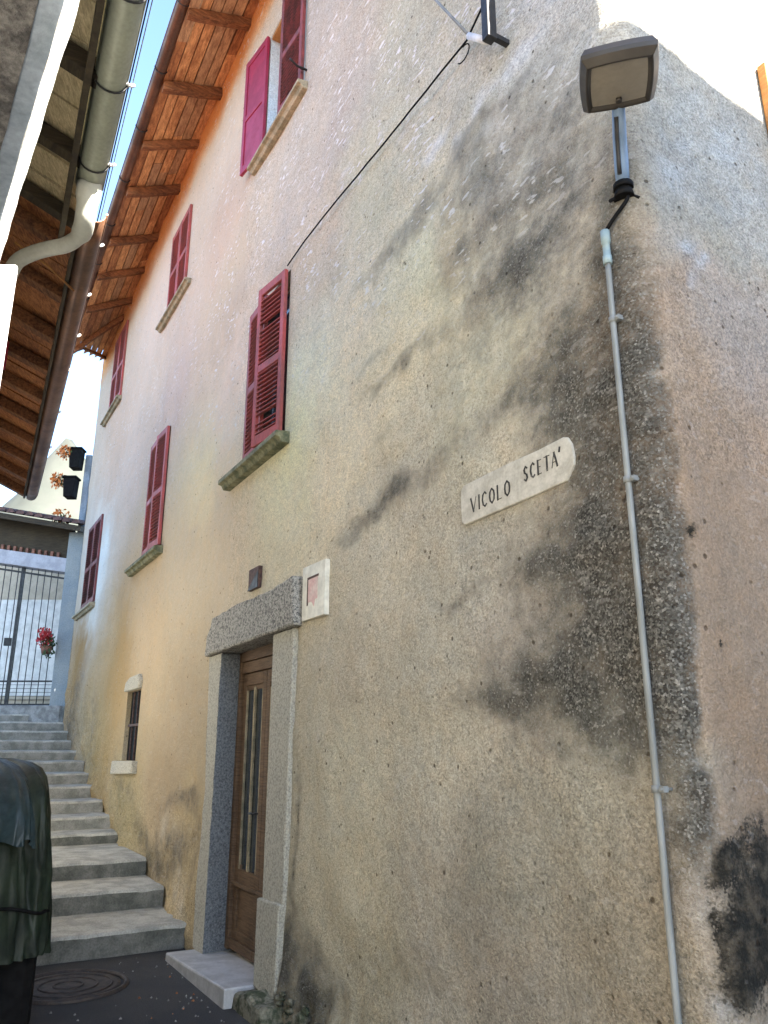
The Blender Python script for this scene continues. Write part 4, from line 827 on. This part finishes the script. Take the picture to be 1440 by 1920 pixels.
# cables along the gutter
ac = thing('lane_cable', 'thin black cable strung along the gutters over the lane', 'cable', L(1, .1, 5.2))
m = MB(); m.tube([L(t, .062, 5.20+.012*noise.noise((t*2, 0, 0)))-L(1, .1, 5.2) for t in np.linspace(-.9, 8.6, 50)], .004, 6); m.build('strand', M['black'], ac)
m = MB(); m.tube([L(t, .08, 5.215+.012*noise.noise((t*2, 4, 0)))-L(1, .1, 5.2) for t in np.linspace(-.9, 8.3, 50)], .003, 6); m.build('strand', M['pvc'], ac)
yc = thing('yellow_cord', 'short yellow cord stretched under the eaves between the two left houses', 'cord', (-2.45, 5.515, 5.10))
m = MB(); m.tube([(0, 0, 0), (-.09, -.29, .03), (-.2, -.6, .02)], .008, 6); m.build('cord', M['ochre'], yc)

# ------------------------------------------------------------------ house behind the viewer: its roof throws the shade edge on the side wall
oh = thing('opposite_house', 'plain house across the street behind the viewer', 'house', (0, 0, 0))
NR = -FN; sunrun = 7.0
def OP(q, d, z): p = fw(XC, 0)+NR*q+FD*d; return Vector((p.x, p.y, z))
drop = math.tan(EL)/ (SH.dot(FD))                          # height gained per metre away from the side wall towards the sun
dd0 = 7.0
def bx_op(m, q0, q1, d0, d1, z0, z1a, z1b):
    vs = [OP(q0, d0, z0), OP(q1, d0, z0), OP(q1, d1, z0), OP(q0, d1, z0), OP(q0, d0, z1a), OP(q1, d0, z1b), OP(q1, d1, z1b), OP(q0, d1, z1a)]
    return m.add(vs, [(3, 2, 1, 0), (4, 5, 6, 7), (0, 1, 5, 4), (1, 2, 6, 5), (2, 3, 7, 6), (3, 0, 4, 7)])
zt = 4.70+dd0*drop; lat = dd0*SH.dot(NR)/SH.dot(FD)
k0 = lambda q: zt-.17*(q-lat-.7)
m = MB(); bx_op(m, .6, 24, dd0+.4, dd0+8, -.2, k0(.6)-.15, k0(24)-.15); m.build('wall', M['beige'], oh)
m = MB(); bx_op(m, -6.2, 24, dd0-.0, dd0+8.3, 0, 1, 1)
a0 = .5; k_ = lambda q: zt-.17*(q-lat-.7)
m.v = [tuple(OP(q, d, z)) for q, d, z in [(.4, dd0, k_(.4)-.15), (24, dd0, k_(24)-.15), (24, dd0+8.3, k_(24)-.15), (.4, dd0+8.3, k_(.4)-.15), (.4, dd0, k_(.4)), (24, dd0, k_(24)), (24, dd0+8.3, k_(24)), (.4, dd0+8.3, k_(.4))]]
m.build('roof', M['terracotta'], oh)

# ------------------------------------------------------------------ covered scooter, front left
sc = thing('covered_scooter', 'motor scooter under a dark green tarpaulin at the foot of the steps', 'scooter', (-2.97, 5.62, 0), R(26))
def tarp(zs, prof, name, mat, seed, amp, hem=0.):
    m = MB(); n = 160; vs = []
    for j, (z, sx, sy) in enumerate(zip(zs, *prof)):
        for k in range(n):
            a = 2*math.pi*k/n; e = .27
            cx, cy = math.cos(a), math.sin(a); x = math.copysign(abs(cx)**e, cx)*sx; y = math.copysign(abs(cy)**e, cy)*sy
            f = .8*noise.noise((cx*3.1+seed, cy*3.1, z*1.1))+.9*(.35-abs(noise.noise((cx*6+seed+z*1.3, cy*6, z*1.6+3))))+.7*(.3-abs(noise.noise((cx*11-z*2, cy*11, z*3+seed))))
            low = 1-j/len(zs); ff = 1+amp*f*(.35+.9*low)
            zz = z+(hem*noise.noise((cx*2.5+seed, cy*2.5, 5)) if j < 3 else 0)+.02*f*(j > len(zs)*.6)
            vs.append((x*ff, y*ff, zz))
    m.add(vs, [(j*n+k, j*n+(k+1) % n, (j+1)*n+(k+1) % n, (j+1)*n+k) for j in range(len(zs)-1) for k in range(n)]+[tuple((len(zs)-1)*n+k for k in range(n))], True)
    return m.build(name, M[mat], sc)
zz = [.50, .515, .54, .62, .72, .82, .92, 1.0, 1.08, 1.16, 1.24, 1.32, 1.39, 1.45, 1.50, 1.535, 1.555, 1.562]
tarp(zz, ([.72, .725, .722, .71, .70, .69, .68, .67, .66, .65, .645, .638, .63, .615, .585, .53, .44, .25], [.95]*9+[.94, .92, .88, .82, .72, .58, .42, .25, .10]), 'cover', 'tarp', 4.2, .085, .06)
zz2 = [1.12, 1.13, 1.15, 1.2, 1.26, 1.32, 1.39, 1.45, 1.505, 1.545, 1.57, 1.578]
tarp(zz2, ([.56, .562, .565, .565, .562, .555, .54, .515, .47, .40, .30, .12], [1.0, 1.0, 1.0, .99, .97, .93, .86, .76, .62, .45, .27, .1]), 'hood', 'tarpblue', 9.1, .10, .10)
m = MB(); R0 = .235
for k in range(40):
    a0, a1 = 2*math.pi*k/40, 2*math.pi*(k+1)/40
    for q in range(10):
        b0, b1 = 2*math.pi*q/10, 2*math.pi*(q+1)/10
        P = lambda a, b_: Vector((.055*math.sin(b_)+.40, -.82+math.cos(a)*(R0+.055*math.cos(b_)), .29+math.sin(a)*(R0+.055*math.cos(b_))))
        m.add([P(a0, b0), P(a1, b0), P(a1, b1), P(a0, b1)], [(0, 1, 2, 3)], True)
wl = m.build('wheel', M['black'], sc)
m = MB(); m.tube([(.36, -.82, .29), (.44, -.82, .29)], .17, 20); m.build('rim', M['pvc'], wl)
m = MB(); m.box(-.45, .66, -.86, .75, .08, .60); m.build('body', M['black'], sc, bevel=.06)
m = MB(); m.tube([(.33, -.82, .29), (.33, -.7, .7)], .025, 8); m.tube([(.47, -.82, .29), (.47, -.7, .7)], .025, 8); m.build('fork', M['iron'], sc)
m = MB(); m.tube([(.26, -.35, 1.50), (.22, -.36, 1.62), (.14, -.38, 1.80)], .010, 7); m.build('mirror_stalk', M['black'], sc)
m = MB(); pts = []
for k in range(81):
    a = 2*math.pi*k/80; e = .27; cx, cy = math.cos(a), math.sin(a)
    pts.append((math.copysign(abs(cx)**e, cx)*.70*1.02, math.copysign(abs(cy)**e, cy)*.97*1.02, .74+.03*math.sin(a*3)+.02*noise.noise((cx*3, cy*3, 2))))
m.tube(pts, .011, 6, False); m.build('tie_cord', M['black'], sc)
# manhole cover
mh = thing('manhole_cover', 'round cast iron manhole cover in the asphalt before the steps', 'manhole cover', (-2.26, 6.42, .004))
m = MB(); m.tube([(0, 0, -.02), (0, 0, .006), (0, 0, .0061)], [.36, .36, .33], 40)
for r in (.30, .2, .1):
    pts = [(r*math.cos(a), r*math.sin(a), .008) for a in np.linspace(0, 2*math.pi, 41)]; m.tube(pts, .008, 5, False)
m.build('cover', M['castiron'], mh)
m = MB(); m.tube([(.40*math.cos(a), .40*math.sin(a), .0) for a in np.linspace(0, 2*math.pi, 49)], .02, 6, False); m.build('frame', M['castiron'], mh)

# grit and dead leaves swept against the steps and the wall
random.seed(77); m = MB()
for i in range(150):
    if i % 3: q = fw(random.uniform(-.3, 3.0), 0, abs(random.gauss(.0, .35))+.05)
    else: q = Vector((random.uniform(-3.0, .2), random.uniform(5.2, 7.3), 0))
    if (q-P0).dot(FD) < -.15: continue
    r = random.uniform(.004, .013); a = random.random()*6
    pts = [Vector((math.cos(a+k*2.1)*r*random.uniform(.6, 1.3), math.sin(a+k*2.1)*r*random.uniform(.6, 1.3), 0)) for k in range(3)]
    top = Vector((q.x, q.y, .006+r*.8)); b = [Vector((q.x, q.y, .003))+p for p in pts]
    m.add(b+[top], [(0, 1, 3), (1, 2, 3), (2, 0, 3)], mi=0 if i % 4 else 1)
tag(m.build('gravel', [M['concrete'], M['boardB']]), kind='stuff')
